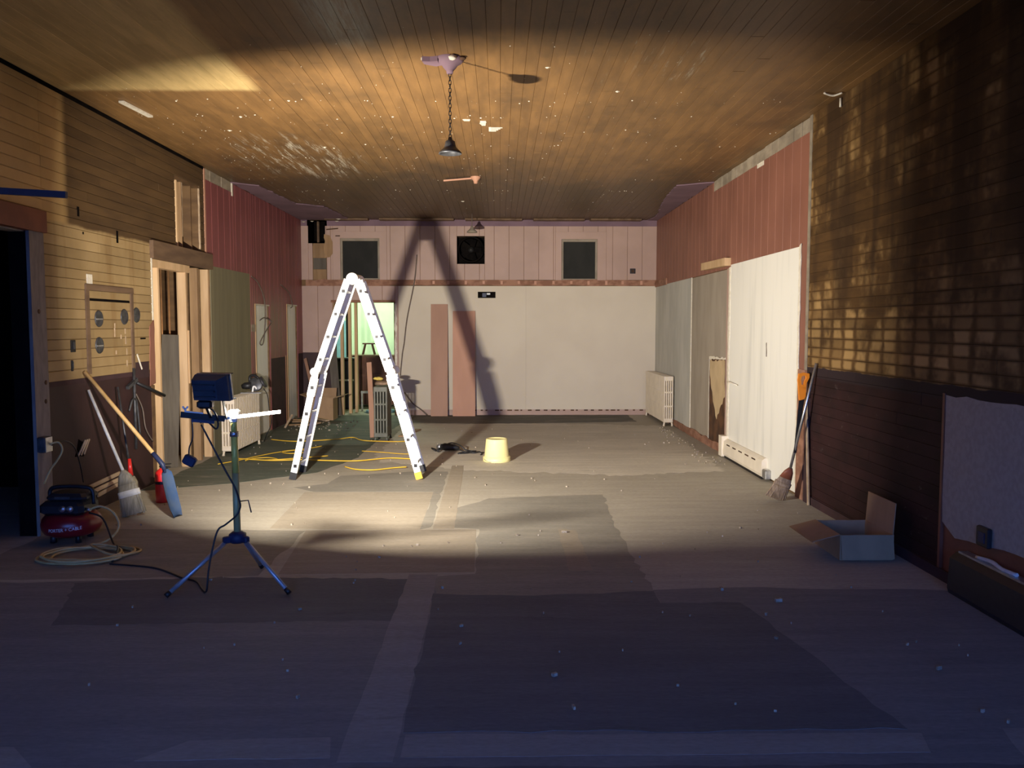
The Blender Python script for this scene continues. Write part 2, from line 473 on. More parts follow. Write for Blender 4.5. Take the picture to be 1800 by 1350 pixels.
M['greyframe'] = mat('grey_window_frame', (0.30, 0.25, 0.19), (0.24, 0.20, 0.15), 6)
M['leaf'] = mat('peach_board', (0.52, 0.275, 0.180), (0.46, 0.24, 0.155), (3, 3, 1), .6)
M['leaf2'] = mat('brown_board', (0.40, 0.225, 0.150), (0.35, 0.195, 0.13), (3, 3, 1), .6)
M['gwall'] = mat('pale_green_wall', (0.66, 0.74, 0.56), (0.58, 0.67, 0.50), 1.5)
M['bluewall'] = mat('pale_blue_sheet', (0.30, 0.48, 0.60), (0.22, 0.38, 0.50), 3)
M['brownbox'] = mat('brown_crate_wood', (0.17, 0.075, 0.048), (0.12, 0.052, 0.034), (5, 5, 3), .7)
M['rag'] = mat('brown_rag', (0.30, 0.20, 0.13), (0.22, 0.145, 0.095), 20)
M['ragy'] = mat('yellow_glove', (0.60, 0.46, 0.10), (0.48, 0.36, 0.08), 20)
M['copper'] = mat('copper_pipe', (0.62, 0.33, 0.15), (0.50, 0.26, 0.12), 12, .4, .6)
M['wire'] = mat('grey_wire', (0.17, 0.13, 0.105), (0.13, 0.10, 0.08), 12)
M['debris'] = mat('debris_chip', (0.42, 0.36, 0.28), (0.22, 0.175, 0.125), 40)
M['ptext'] = mat('white_print', (0.75, 0.75, 0.75), (0.70, 0.70, 0.70), 9)
M['duskbar'] = mat('dusk_tinted_steel', (0.055, 0.065, 0.110), (0.045, 0.052, 0.09), 9, .6, 0)  # blue of the dusk light put into the steel colour

# ================================================================== the setting
# ---- floor
fb = MB().box(-6.4, 3.1, YF - .3, 19.6, -.12, 0)
floor = tag(fb.build('floor', M['floor']), 'bare worn subfloor with patched tan and dark areas', kind='structure')
def patch(poly, m, k, amp=.015, step=.12, name='floor_patch'):
    p = jag(poly, step, amp * .5, k)
    z = .0004 + .00008 * k
    return MB().prism(p, lambda a, b, t: (a, b, t), -.02, z).build(name, M[m], floor, fix=True)
patch([(-3.5, 5.25), (-1.55, 5.33), (-1.52, 6.52), (-3.5, 6.62)], 'grey', 1, .03)
patch([(-3.51, .5), (2.80, .5), (2.80, 4.95), (1.6, 5.05), (.9, 5.0), (-.2, 5.2), (-1.4, 5.28), (-3.51, 5.2)], 'fore', 0, .05, .25)
patch([(-.40, 4.6), (-.40, 5.3), (-.16, 5.35), (-.16, 6.55), (-.42, 6.6), (-.40, 7.3), (-.1, 7.75), (.98, 7.9), (.92, 6.7), (.93, 4.6)], 'dark', 2, .04, .09)
patch([(-.38, 3.22), (-.40, 4.95), (.2, 4.9), (.93, 4.98), (.93, 4.76), (1.39, 4.76), (1.5, 4.1), (1.62, 3.22)], 'foredark', 19, .03, .10)
patch([(-1.8, 8.07), (-2.05, 8.3), (-1.75, 8.5), (-1.7, 8.95), (-.95, 9.2), (-.57, 9.2), (-.55, 6.62), (-.63, 6.55), (-.64, 8.06)], 'dark', 3, .03)
patch([(-1.82, 6.60), (-.63, 6.52), (-.64, 8.05), (-1.88, 8.06)], 'ply', 4, .004, .3)
patch([(-1.43, 5.36), (-.165, 5.39), (-.185, 6.545), (-1.52, 6.53)], 'tan', 5, .003, .3)
patch([(-2.4, 4.44), (-.49, 4.5), (-.515, 5.25), (-1.9, 5.3), (-2.65, 5.19)], 'foredark', 6, .03, .06)
patch([(-.60, 3.0), (-.395, 3.0), (-.400, 5.34), (-.585, 5.34)], 'foretan', 7, .012)
patch([(-.53, 6.56), (-.36, 6.56), (-.41, 9.6), (-.545, 9.6)], 'ply', 8, .008)
patch([(.455, 5.41), (.61, 5.41), (.595, 6.5), (.46, 6.55)], 'tan', 9, .015)
patch([(-.37, 3.03), (1.62, 3.04), (1.66, 3.19), (-.37, 3.205)], 'foretan', 10, .008)
patch([(-1.35, 3.02), (-.63, 3.03), (-.66, 3.19), (-1.2, 3.17)], 'foretan', 11, .012)
patch([(-3.5, 2.98), (-1.7, 2.98), (-1.85, 3.13), (-3.5, 3.16)], 'foretan', 12, .012)
patch([(-3.5, 8.15), (-2.77, 8.5), (-2.0, 9.15), (-1.72, 10.2), (-1.70, 12.3), (-1.55, 15.08), (-3.5, 15.08)], 'green', 13, .03)
patch([(-1.6, 13.9), (-.4, 13.75), (1.2, 13.85), (2.3, 14.0), (2.3, 15.08), (-1.53, 15.08)], 'dark2', 14, .04)
patch([(-1.55, 10.0), (-.62, 9.4), (-.3, 9.3), (1.3, 8.9), (2.5, 9.2), (2.6, 13.4), (1.0, 13.75), (-1.5, 13.7)], 'pale', -2, .12, .06)  # paler colour brightens the far floor
patch([(1.95, 2.98), (2.78, 3.0), (2.78, 3.25), (2.0, 3.22)], 'foretan', 16, .02)
patch([(-.55, 2.2), (2.7, 2.2), (2.7, 2.95), (-.55, 2.96)], 'foredark', 17, .02)

# ---- ceiling: long narrow boards
cb = MB().box(-6.4, 3.1, YF - .3, 19.6, H + .02, H + .14)
ceiling = tag(cb.build('ceiling', M['void']), 'stained brown tongue and groove board ceiling', kind='structure')
def board_mesh(name, wd, th, ch, m):
    """unit-length board along +Y, face down (-Z) at z=0"""
    mb = MB()
    prof = [(-wd / 2, th), (-wd / 2, ch), (-wd / 2 + ch, 0), (wd / 2 - ch, 0), (wd / 2, ch), (wd / 2, th)]
    mb.prism(prof, lambda a, b, t: (a, t, b), 0, 1)
    me = bpy.data.meshes.new(name)
    me.from_pydata(mb.v, [], mb.f); me.materials.append(m); me.update()
    return me
CW = 0.0905
ncol = 70
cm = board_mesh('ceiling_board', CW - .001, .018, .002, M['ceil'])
for i in range(ncol):
    x = XL + CW * (i + .5)
    y = YF
    cuts = [YF]
    y = 3.2 + random.random() * 3.2
    while y < YB - 1.2:
        cuts.append(y); y += random.uniform(3.0, 5.2)
    cuts.append(YB)
    for a, b in zip(cuts[:-1], cuts[1:]):
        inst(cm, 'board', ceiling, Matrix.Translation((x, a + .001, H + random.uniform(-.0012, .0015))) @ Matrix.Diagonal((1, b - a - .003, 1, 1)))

# plaster dabs left in rows where furring strips were nailed
db = MB()
def dab(mb, x, y, r, z=H, e=1.0):
    n = 6
    a0 = random.random() * 6
    top = [(x + r * e * math.cos(a0 + k * PI / 3) * random.uniform(.6, 1.2), y + r * math.sin(a0 + k * PI / 3) * random.uniform(.6, 1.2), z + .004) for k in range(n)]
    mb.add(top + [(x, y, z - r * .35)], [(k, n, (k + 1) % n) for k in range(n)])
for y in (7.2, 7.75, 8.35, 8.95, 9.6, 10.3, 11.0, 11.9, 12.8, 13.7):
    x = XL + .2
    while x < XR - .1:
        x += random.expovariate(1 / .20)
        if x > XR - .1: break
        dab(db, x, y + random.gauss(0, .035), random.choice((.006, .008, .011, .015)), e=random.uniform(.6, 1.4))
for x in (-3.0, -2.75, -1.95, -1.1, -.25, .62, 1.5):
    y = 6.8
    while y < 13.5:
        y += random.expovariate(1 / .28)
        dab(db, x + random.gauss(0, .02), y, random.choice((.005, .007, .010, .013)), e=.7)
for k in range(260):
    dab(db, random.uniform(XL + .1, XR - .1), random.uniform(5.2, 14.5), random.uniform(.004, .011))
for (x, y, r, e) in [(-2.33, 7.77, .03, .6), (-1.84, 9.05, .035, .8), (-1.75, 9.1, .02, 1), (-2.6, 8.3, .03, 1.3), (-.55, 12.9, .03, 1.5), (.35, 6.28, .022, 1.4), (.95, 6.9, .025, 1.2)]:
    dab(db, x, y, r, e=e)
o = db.build('plaster_dabs', M['plaster'], ceiling); o['kind'] = 'stuff'
# the bigger white flakes
fl = MB()
for (x, y, w_, l_) in [(-.30, 7.86, .07, .05), (-.15, 7.98, .055, .16)]:
    fl.prism(jag([(x - w_ / 2, y - l_ / 2), (x + w_ / 2, y - l_ / 2), (x + w_ * .4, y + l_ / 2), (x - w_ * .3, y + l_ / 2)], .03, .01, 3), lambda a, b, t: (a, b, t), H + .005, H - .004)
fl.build('plaster_flake', M['plaster'], ceiling, fix=True)
fl = MB()
for k in range(4):
    fl.box(-.10, .03 - .02 * k, 8.14 + .045 * k, 8.16 + .045 * k, H - .004, H + .005)
fl.build('plaster_flake', M['plaster'], ceiling)

# purple plasterboard remnants of a dropped ceiling
def ceil_piece(poly, m, seed, th=.016, name='plasterboard_remnant'):
    return MB().prism(jag(poly, .10, .02, seed), lambda a, b, t: (a, b, t), H - .003, H - th).build(name, M[m], ceiling, fix=True)
ceil_piece([(-3.51, 11.2), (-3.21, 11.45), (-3.12, 13.1), (-2.75, 13.4), (-2.62, 15.05), (-3.51, 15.05)], 'purple', 5)
ceil_piece([(2.80, 11.1), (2.36, 11.35), (2.44, 12.6), (2.68, 14.5), (2.62, 15.05), (2.80, 15.05)], 'purple', 6)
# broken plaster hanging along the back edge
for k, (a, b) in enumerate([(-3.05, -2.3), (-2.1, -.8), (-.6, .4), (.6, 1.5), (1.6, 2.5)]):
    ceil_piece([(a, 14.86), (b, 14.90), (b, 15.06), (a, 15.06)], 'beam', 20 + k, .03, 'plaster_edge')

# ---- generic vertical boards on walls
def wall_planes(which):
    if which == 'L': return lambda a, z, t: (XL + t, a, z)
    if which == 'R': return lambda a, z, t: (XR - t, a, z)
    return lambda a, z, t: (a, YB - t, z)
def slab(which, a0, a1, z0, z1, t0, t1, mb=None):
    f = wall_planes(which)
    mb = mb or MB()
    p = [f(a0, z0, t0), f(a1, z1, t1)]
    return mb.box(min(p[0][0], p[1][0]), max(p[0][0], p[1][0]), min(p[0][1], p[1][1]), max(p[0][1], p[1][1]), z0, z1)
def part(which, a0, a1, z0, z1, t0, t1, m, name, parent):
    return slab(which, a0, a1, z0, z1, t0, t1).build(name, M[m], parent)
def poly_part(which, poly, t0, t1, m, name, parent, seed=1, step=.1, amp=.012):
    f = wall_planes(which)
    return MB().prism(jag(poly, step, amp, seed), f, t0, t1).build(name, M[m], parent, fix=True)
def vplanks(which, a0, a1, z0, z1, pitch, m, parent, holes=(), t=.012, name='plank'):
    """vertical planks with V grooves, split round the holes"""
    f = wall_planes(which)
    n = max(1, round((a1 - a0) / pitch))
    pw = (a1 - a0) / n
    for i in range(n):
        p0, p1 = a0 + i * pw, a0 + (i + 1) * pw
        for (q0, q1, r0, r1) in rects_minus(p0 + .001, p1 - .001, z0, z1, holes):
            if q1 - q0 < .012 or r1 - r0 < .012: continue
            c = min(.006, (q1 - q0) * .3)
            prof = [(q0, 0), (q0, t - c), (q0 + c, t), (q1 - c, t), (q1, t - c), (q1, 0)]
            mb = MB()
            mb.prism(prof, lambda a, d, z: f(a, z, d), r0, r1)
            mb.build(name, M[m], parent, fix=True)
BP = H / 42
hb = {}
def hboards(which, a0, a1, z0, z1, m, parent, holes=(), cuts=2):
    """horizontal boards, one object each"""
    if m not in hb:
        hb[m] = board_mesh('wall_board_' + m, BP - (.0025 if m == 'left' else .001), .016, .004 if m == 'left' else .002, M[m])
    for r in range(42):
        zc = (r + .5) * BP
        if zc < z0 or zc > z1: continue
        cs = [a0] + sorted(random.uniform(a0 + .3, a1 - .3) for _ in range(cuts)) + [a1]
        for p0, p1 in zip(cs[:-1], cs[1:]):
            for (q0, q1, _, _) in [x for x in rects_minus(p0, p1, zc - .001, zc + .001, holes)]:
                if q1 - q0 < .04: continue
                jt = random.uniform(-.001, .0015)
                if which == 'L':   # face towards +x: local z -> -x, local x -> z
                    R_ = Matrix(((0, 0, -1, XL + .016 + jt), (0, q1 - q0 - .002, 0, q0), (1, 0, 0, zc), (0, 0, 0, 1)))
                else:
                    R_ = Matrix(((0, 0, 1, XR - .016 + jt), (0, q1 - q0 - .002, 0, q0), (1, 0, 0, zc), (0, 0, 0, 1)))
                inst(hb[m], 'board', parent, R_)

# ---- left wall
LH = [(5.0, 6.40, 0, 2.33), (8.60, 10.34, 0, 2.28), (9.28, 10.0, 2.47, 3.2), (12.2, 12.93, 0, 1.90), (14.0, 14.7, 0, 1.94)]
wb = MB()
for (a0, a1, z0, z1) in rects_minus(YF, YB, 0, H + .02, LH):
    wb.box(XL - .09, XL, a0, a1, z0, z1)
wall_left = tag(wb.build('wall_left', M['sheath']), 'left wall, yellow and brown boards, then burgundy paneling', kind='structure')
hboards('L', YF, 6.58, 0, H, 'left', wall_left, [(5.0, 6.58, 0, 2.47)], 1)
hboards('L', 6.58, 10.18, 1.19, H, 'left', wall_left, [(8.60, 10.34, 0, 2.44), (9.26, 10.02, 2.44, 3.2)], 1)
part('L', 4.0, 10.15, H - .035, H - .002, .014, .022, 'void', 'shadow_strip', wall_left)  # near-black strip put in for the shade line under the ceiling
# maroon wainscot panels and rail ghost below the boards
part('L', 6.58, 7.27, 0, 1.12, 0, .010, 'maroon', 'wainscot_panel', wall_left)
part('L', 7.275, 8.52, 0, 1.12, 0, .008, 'maroon', 'wainscot_panel', wall_left)
part('L', 6.58, 8.07, 1.12, 1.19, 0, .014, 'maroondk', 'rail', wall_left)
part('L', 8.09, 8.46, 1.09, 1.25, 0, .018, 'maroondk', 'rail', wall_left)
part('L', 8.52, 8.60, 0, 1.0, 0, .012, 'sheath', 'edge_board', wall_left)
poly_part('L', [(8.47, 1.0), (8.60, 1.02), (8.60, 1.66), (8.50, 1.60)], .016, .024, 'red', 'torn_paneling', wall_left, 3, .08, .008)
part('L', 8.575, 8.60, 1.66, 2.44, 0, .022, 'plaster', 'plaster_edge', wall_left)
# laths showing at the foot of the wall and a splintered hole
for (z, a0, a1) in [(.235, 7.05, 7.72), (.185, 7.12, 7.80), (.14, 7.3, 7.7)]:
    MB().bar((XL + .022, a0, z - .01), (XL + .024, a1, z + .015), .012, .034).build('lath', M['lath'], wall_left)
poly_part('L', [(6.95, .52), (7.10, .50), (7.14, .62), (7.02, .66)], .0105, .0115, 'void', 'hole', wall_left, 5, .05, .01)
for k in range(3):
    MB().bar((XL + .014, 7.0 + .05 * k, .52), (XL + .03, 7.10 + .035 * k, .64), .008, .012).build('splinter', M['lath'], wall_left)
# thin old trim frame on the boards
part('L', 7.20, 8.12, 1.905, 1.955, .016, .034, 'beam', 'frame_strip', wall_left)
part('L', 7.20, 7.255, 1.19, 1.905, .016, .030, 'beam', 'frame_strip', wall_left)
part('L', 8.07, 8.12, 1.19, 1.905, .016, .030, 'beam', 'frame_strip', wall_left)
part('L', 7.26, 8.06, 1.815, 1.838, .0155, .0175, 'void', 'dark_slot', wall_left)
for (y, z, h_) in [(7.74, 1.60, .05), (7.95, 1.55, .05), (7.86, 1.50, .04), (7.75, 1.36, .035), (7.97, 1.36, .06), (7.97, 1.25, .06), (7.735, 1.54, .08), (7.955, 1.47, .08)]:
    MB().box(XL + .014, XL + .020, y - .008, y + .008, z - h_ / 2, z + h_ / 2).build('paint_drip', M['lath'], wall_left)
MB().bar((XL + .03, 8.16, 1.33), (XL + .04, 8.24, 1.18), .008, .012).build('splinter', M['plaster'], wall_left)
MB().box(XL + .014, XL + .024, 7.24, 7.33, 1.96, 2.04).build('plaster_scrap', M['plaster'], wall_left)
MB().box(XL + .014, XL + .018, 7.12, 7.155, 2.51, 2.59).build('hole', M['void'], wall_left)
MB().box(XL + .014, XL + .018, 7.83, 7.865, 2.36, 2.47).build('hole', M['void'], wall_left)
MB().box(XL + .014, XL + .018, 7.20, 7.22, 2.37, 2.39).build('hole', M['void'], wall_left)
MB().box(XL + .014, XL + .018, 8.28, 8.40, 1.47, 1.485).build('hole', M['void'], wall_left)
# framed opening: closet behind it
cl = MB()
cl.box(-4.15, -4.10, 8.4, 10.5, 0, H); cl.box(-4.10, XL - .09, 8.42, 8.48, 0, H); cl.box(-4.10, XL - .09, 10.45, 10.5, 0, H)
cl.build('closet_lining', M['sheath'], wall_left)
part('L', 8.56, 10.32, 2.28, 2.46, -.05, .055, 'beam', 'header_beam', wall_left)
part('L', 8.62, 9.70, 2.20, 2.28, -.09, -.005, 'stud', 'top_plate', wall_left)
for (y, dx, m, wd) in [(8.80, 0, 'stud', .038), (9.57, 0, 'stud', .038), (9.64, -.035, 'stud', .038), (10.02, -.03, 'studold', .05), (10.30, 0, 'stud', .042)]:
    part('L', y, y + wd, 0, 2.28, -.10 + dx, -.008 + dx, m, 'stud', wall_left)
part('L', 9.60, 9.64, .95, 1.55, -.012, .0, 'stud', 'stud_block', wall_left)
for y in (9.61, 9.83):
    MB().tube([(XL - .30, y, 0), (XL - .30, y, 2.4)], .011, 8).build('pipe', M['copper'], wall_left)
# wall opening above the header
for (y, dx, wd, m) in [(9.42, -.03, .03, 'stud'), (9.56, -.03, .02, 'studold'), (9.82, -.02, .03, 'sheath')]:
    part('L', y, y + wd, 2.46, 3.22, -.09 + dx, dx, m, 'stud', wall_left)
poly_part('L', [(10.005, 2.5), (10.02, 2.5), (10.02, 3.18), (10.005, 3.2)], 0, .018, 'lath', 'plaster_edge', wall_left, 9, .06, .006)
poly_part('L', [(9.58, 2.6), (9.59, 2.6), (9.60, 3.2), (9.585, 3.22)], -.03, -.028, 'lath', 'plaster_edge', wall_left, 10, .06, .006)
# burgundy paneling
part('L', 10.16, 10.20, 2.34, 3.46, 0, .024, 'leaf', 'edge_strip', wall_left)
far_holes = [(10.2, 11.26, 3.345, H), (10.2, 11.98, 0, 2.33), (12.17, 12.95, 0, 1.92), (13.0, 13.84, 0, 1.10), (13.97, 14.72, 0, 1.96), (14.74, 15.09, 0, 1.12)]
vplanks('L', 10.20, 15.09, 0, H - .018, .235, 'burg', wall_left, far_holes)
part('L', 10.35, 11.15, 0, 2.33, 0, .010, 'olive', 'plywood_sheet', wall_left)
part('L', 11.155, 11.97, 0, 2.33, 0, .009, 'olive', 'plywood_sheet', wall_left)
part('L', 13.0, 13.84, 0, 1.10, 0, .010, 'maroondk', 'wainscot_panel', wall_left)
part('L', 14.74, 15.09, 0, 1.12, 0, .010, 'maroondk', 'wainscot_panel', wall_left)
part('L', 11.98, 12.17, 1.52, 1.62, .012, .016, 'lathgrey', 'bare_patch', wall_left)
n = 5
for i in range(n):
    a = 10.20 + i * .21
    part('L', a, a + .205, 3.345, H - .004, .0, .008 + .004 * (i % 2), 'lathgrey', 'lath', wall_left)
part('L', 11.22, 11.26, 3.30, H - .004, .0, .02, 'plaster', 'plaster_edge', wall_left)
for (a0, a1, zt) in [(12.2, 12.93, 1.90), (14.0, 14.7, 1.94)]:
    part('L', a0 + .05, a1, 0, zt, -.05, -.022, 'white', 'white_slab', wall_left)
    part('L', a0 - .02, a1 + .02, 0, zt + .1, -.14, -.12, 'sheath', 'opening_backing', wall_left)
    part('L', a0 - .025, a0 + .012, 0, zt + .02, -.11, .016, 'stud', 'opening_trim', wall_left)
    part('L', a0 + .012, a1, zt, zt + .02, -.11, .016, 'plaster', 'opening_trim', wall_left)
part('L', 13.86, 13.90, 0, 1.12, .0, .02, 'studold', 'edge_strip', wall_left)
# grey jamb and red header of the left doorway
d1 = MB(); d1.box(XL - .004, XL + .022, 6.375, 6.575, 0, 2.335)
door_1 = tag(d1.build('door_1', M['jamb']), 'grey jamb of the dark doorway with red header', kind='structure')
part('L', 5.0, 6.58, 2.31, 2.475, -.05, .05, 'redtrim', 'door_header', door_1)
part('L', 5.0, 5.15, 0, 2.31, -.12, .022, 'jamb', 'door_jamb', door_1)
part('L', 5.15, 6.40, 2.30, 2.33, -.14, -.02, 'jamb', 'head_jamb', door_1)
part('L', 6.385, 6.40, 0, 2.33, -.14, -.004, 'void', 'jamb_return', door_1)
Rx = Matrix.Rotation(PI / 2, 4, 'Y')
for (y, z) in [(6.47, 1.71), (6.53, 1.165), (6.52, 1.02)]:
    MB().lathe([(.0, .0), (.018, .0), (.018, .002), (0, .002)], (XL + .022, y, z), 14, Rx).build('bored_hole', M['brownhole'], door_1)
# side room behind the doorway, its darkness put into near-black walls
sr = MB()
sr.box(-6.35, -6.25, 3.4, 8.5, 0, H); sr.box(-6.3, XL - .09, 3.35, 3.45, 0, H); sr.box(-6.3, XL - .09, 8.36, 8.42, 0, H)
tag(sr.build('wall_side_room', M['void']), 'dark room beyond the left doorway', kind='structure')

# ---- right wall
wb = MB(); wb.box(XR, XR + .09, YF, YB, 0, H + .02)
wall_right = tag(wb.build('wall_right', M['sheath']), 'right wall, stained brown boards, then rust paneling and white panel', kind='structure')
hboards('R', YF, 7.60, 0, H, 'right', wall_right, [(2.2, 5.22, .0, 1.16)], 2)
part('R', 2.2, 5.22, 0, 1.17, 0, .004, 'redtrim', 'backing_panel', wall_right)
poly_part('R', [(2.2, .36), (4.55, .36), (4.75, .33), (5.05, .30), (5.20, .37), (5.215, 1.17), (2.2, 1.17)], .004, .018, 'beigepanel', 'fabric_panel', wall_right, 4, .12, .01)
part('R', 5.21, 5.235, 0, 1.18, 0, .024, 'redtrim', 'edge_strip', wall_right)
part('R', 4.80, 7.55, 0, .07, .016, .03, 'maroondk', 'base_strip', wall_right)
vplanks('R', 7.66, 15.09, 2.30, H - .018, .232, 'red', wall_right, [(7.6, 11.1, 3.345, H)])
for i in range(16):
    a = 7.66 + i * .215
    part('R', a, a + .21, 3.345, H - .004, 0, .008 + .005 * (i % 3), 'lathgrey', 'lath', wall_right)
part('R', 9.0, 9.22, 3.30, 3.345, .012, .018, 'plaster', 'plaster_edge', wall_right)
part('R', 7.60, 7.66, 1.2, H, 0, .020, 'lathgrey', 'edge_strip', wall_right)
part('R', 7.64, 7.82, 1.20, 2.34, 0, .016, 'red', 'red_strip', wall_right)
part('R', 7.62, 7.80, 0, 1.20, 0, .030, 'rail', 'corner_board', wall_right)
part('R', 7.50, 7.58, 0, .95, .016, .034, 'maroondk', 'corner_board', wall_right)
part('R', 7.82, 10.17, .03, 2.335, 0, .022, 'white', 'white_panel', wall_right)
poly_part('R', [(7.80, .12), (7.84, .12), (7.84, 2.34), (7.80, 2.36)], .020, .028, 'plaster', 'plaster_edge', wall_right, 12, .06, .008)
poly_part('R', [(10.17, .1), (10.24, .1), (10.235, 2.30), (10.17, 2.31)], .0, .030, 'plaster', 'plaster_edge', wall_right, 13, .08, .012)
part('R', 10.24, 10.36, .05, 2.30, 0, .016, 'pink', 'edge_strip', wall_right)
part('R', 10.36, 12.26, .10, 2.29, 0, .012, 'tanboard', 'drywall_sheet', wall_right)
part('R', 12.27, 15.09, .10, 2.30, 0, .014, 'greyboard', 'drywall_sheet', wall_right)
part('R', 12.25, 12.28, .0, 2.30, .012, .020, 'plaster', 'joint_edge', wall_right)
poly_part('R', [(10.37, .08), (11.15, .06), (11.17, 1.18), (10.37, 1.20)], .012, .0145, 'brownhole', 'torn_hole', wall_right, 14, .08, .008)
poly_part('R', [(10.37, .72), (10.55, .60), (10.75, .40), (10.95, .62), (11.12, .95), (11.13, 1.15), (10.40, 1.17)], .0145, .0165, 'paper', 'torn_paper', wall_right, 15, .06, .02)
poly_part('R', [(10.36, 1.185), (11.17, 1.165), (11.18, 1.195), (10.36, 1.21)], .012, .018, 'plaster', 'plaster_edge', wall_right, 16, .08, .014)
poly_part('R', [(11.155, .05), (11.175, .05), (11.175, 1.17), (11.155, 1.17)], .012, .017, 'plaster', 'plaster_edge', wall_right, 16, .08, .008)
poly_part('R', [(10.3, .0), (15.0, .0), (15.0, .12), (10.3, .10)], .0, .024, 'rail', 'base_strip', wall_right, 18, .2, .02)
MB().bar((XR - .045, 10.22, 2.375), (XR - .045, 11.42, 2.395), .085, .095).build('wood_block', M['stud'], wall_right)
part('R', 14.1, 15.09, 2.29, 2.40, .012, .03, 'rail', 'rail', wall_right)
poly_part('R', [(8.74, 1.28), (8.765, 1.28), (8.775, 1.42), (8.75, 1.43)], .0215, .0235, 'wire', 'scratch', wall_right, 2, .05, .004)
MB().tube([(XR - .03, 10.2, .92), (XR - .05, 10.1, .93), (XR - .045, 9.75, .91)], .008, 6).build('pipe_stub', M['plaster'], wall_right)

# ---- back wall
BHOLES = [(-2.93, -1.885, 0, 2.015), (-2.82, -2.125, 2.42, 3.15), (1.105, 1.745, 2.415, 3.14), (-.755, -.262, 2.70, 3.19), (-3.385, -3.085, 3.06, H)]
wb = MB()
for (a0, a1, z0, z1) in rects_minus(XL, XR, 0, H + .02, BHOLES):
    wb.box(a0, a1, YB, YB + .12, z0, z1)
wall_back = tag(wb.build('wall_back', M['sheath']), 'back wall, pink planks above beige drywall', kind='structure')
vplanks('B', XL + .002, XR - .002, 2.42, 3.365, .262, 'pink', wall_back, [(-2.95, -2.0, 2.42, 3.26), (1.0, 1.90, 2.41, 3.262), (-.755, -.262, 2.70, 3.19), (-3.385, -3.085, 3.06, H), (-3.31, -3.06, 2.42, 3.06)])
part('B', -3.05, XR - .002, 3.365, H - .004, 0, .016, 'purple', 'purple_strip', wall_back)
part('B', XL + .002, -3.40, 3.365, H - .004, 0, .016, 'purple', 'purple_strip', wall_back)
poly_part('B', [(-3.44, 2.31), (-2.0, 2.30), (-1.9, 2.33), (2.80, 2.31), (2.80, 2.42), (-3.44, 2.42)], 0, .010, 'rail', 'rail_ghost', wall_back, 31, .15, .012)
for i in range(14):
    x = -1.5 + i * .31 + random.uniform(-.03, .03)
    MB().box(x - .02, x + .02, YB - .016, YB - .008, 2.33 + random.uniform(0, .02), 2.40).build('plaster_dab', M['leaf'], wall_back)
vplanks('B', XL + .002, -1.80, 0, 2.31, .30, 'pink', wall_back, [(-2.96, -1.86, 0, 2.05), (XL, -2.96, 0, 1.13)])
vplanks('B', XL + .002, -2.96, 0, 1.13, .30, 'maroon', wall_back, [], .010, 'wainscot_plank')
part('B', -1.80, .47, .10, 2.31, 0, .013, 'drywall', 'drywall_sheet', wall_back)
part('B', .4715, XR - .002, .10, 2.31, 0, .0132, 'drywall', 'drywall_sheet', wall_back)
part('B', -1.86, -1.80, 0, 2.31, 0, .010, 'rail', 'door_edge_board', wall_back)
poly_part('B', [(-1.865, .1), (-1.835, .1), (-1.835, 2.0), (-1.865, 2.0)], .010, .018, 'plaster', 'plaster_edge', wall_back, 33, .05, .010)
part('B', -1.80, XR - .03, 0, .10, 0, .008, 'pink', 'base_strip', wall_back)
for i in range(26):
    x = -.6 + i * .125 + random.uniform(-.03, .03)
    part('B', x, x + random.uniform(.03, .09), .075, .098, .008, .0095, 'brownhole', 'glue_mark', wall_back)
part('B', -3.0, -1.87, 2.015, 2.06, 0, .020, 'rail', 'door_header', wall_back)
part('B', -2.97, -2.93, 0, 2.015, 0, .020, 'studold', 'door_edge_board', wall_back)
# exposed boards left of the window
for k, (z0, z1, x0, x1) in enumerate([(2.42, 2.60, -3.30, -3.07), (2.605, 2.80, -3.30, -3.07), (2.805, 3.06, -3.30, -3.07)]):
    part('B', x0, x1, z0, z1, 0, .006, 'weather' if k == 1 else 'studold', 'exposed_board', wall_back)
poly_part('B', [(-3.10, 2.80), (-3.0, 2.82), (-2.93, 2.92), (-2.96, 3.10), (-3.0, 3.2), (-3.10, 3.22)], .012, .015, 'studold', 'bare_patch', wall_back, 40, .06, .015)
MB().bar((-3.06, YB - .02, 3.30), (-2.85, YB - .02, 3.32), .01, .018).build('splinter', M['brownhole'], wall_back)
MB().bar((-2.90, YB - .02, 3.19), (-2.82, YB - .02, 3.19), .01, .018).build('splinter', M['brownhole'], wall_back)
dv = MB(); dv.box(-3.42, -3.05, YB + .5, YB + .52, 3.0, H + .02); dv.box(-3.42, -3.385, YB, YB + .5, 3.0, H + .02); dv.box(-3.085, -3.05, YB, YB + .5, 3.0, H + .02); dv.box(-3.42, -3.05, YB, YB + .5, 3.02, 3.06)
dv.build('duct_cavity', M['void'], wall_back)
part('B', -3.27, -3.235, 3.06, H - .01, -.30, -.20, 'beam', 'duct_stud', wall_back)
for (x, y, z) in [(-3.30, YB - .05, 3.44), (-2.86, YB - .08, 3.44), (-3.45, YB - .06, 3.43), (-2.80, YB - .25, 3.455)]:
    m_ = MB(); dab(m_, x, y, .03, z, 1.5); m_.build('plaster_dab', M['plaster'], wall_back)
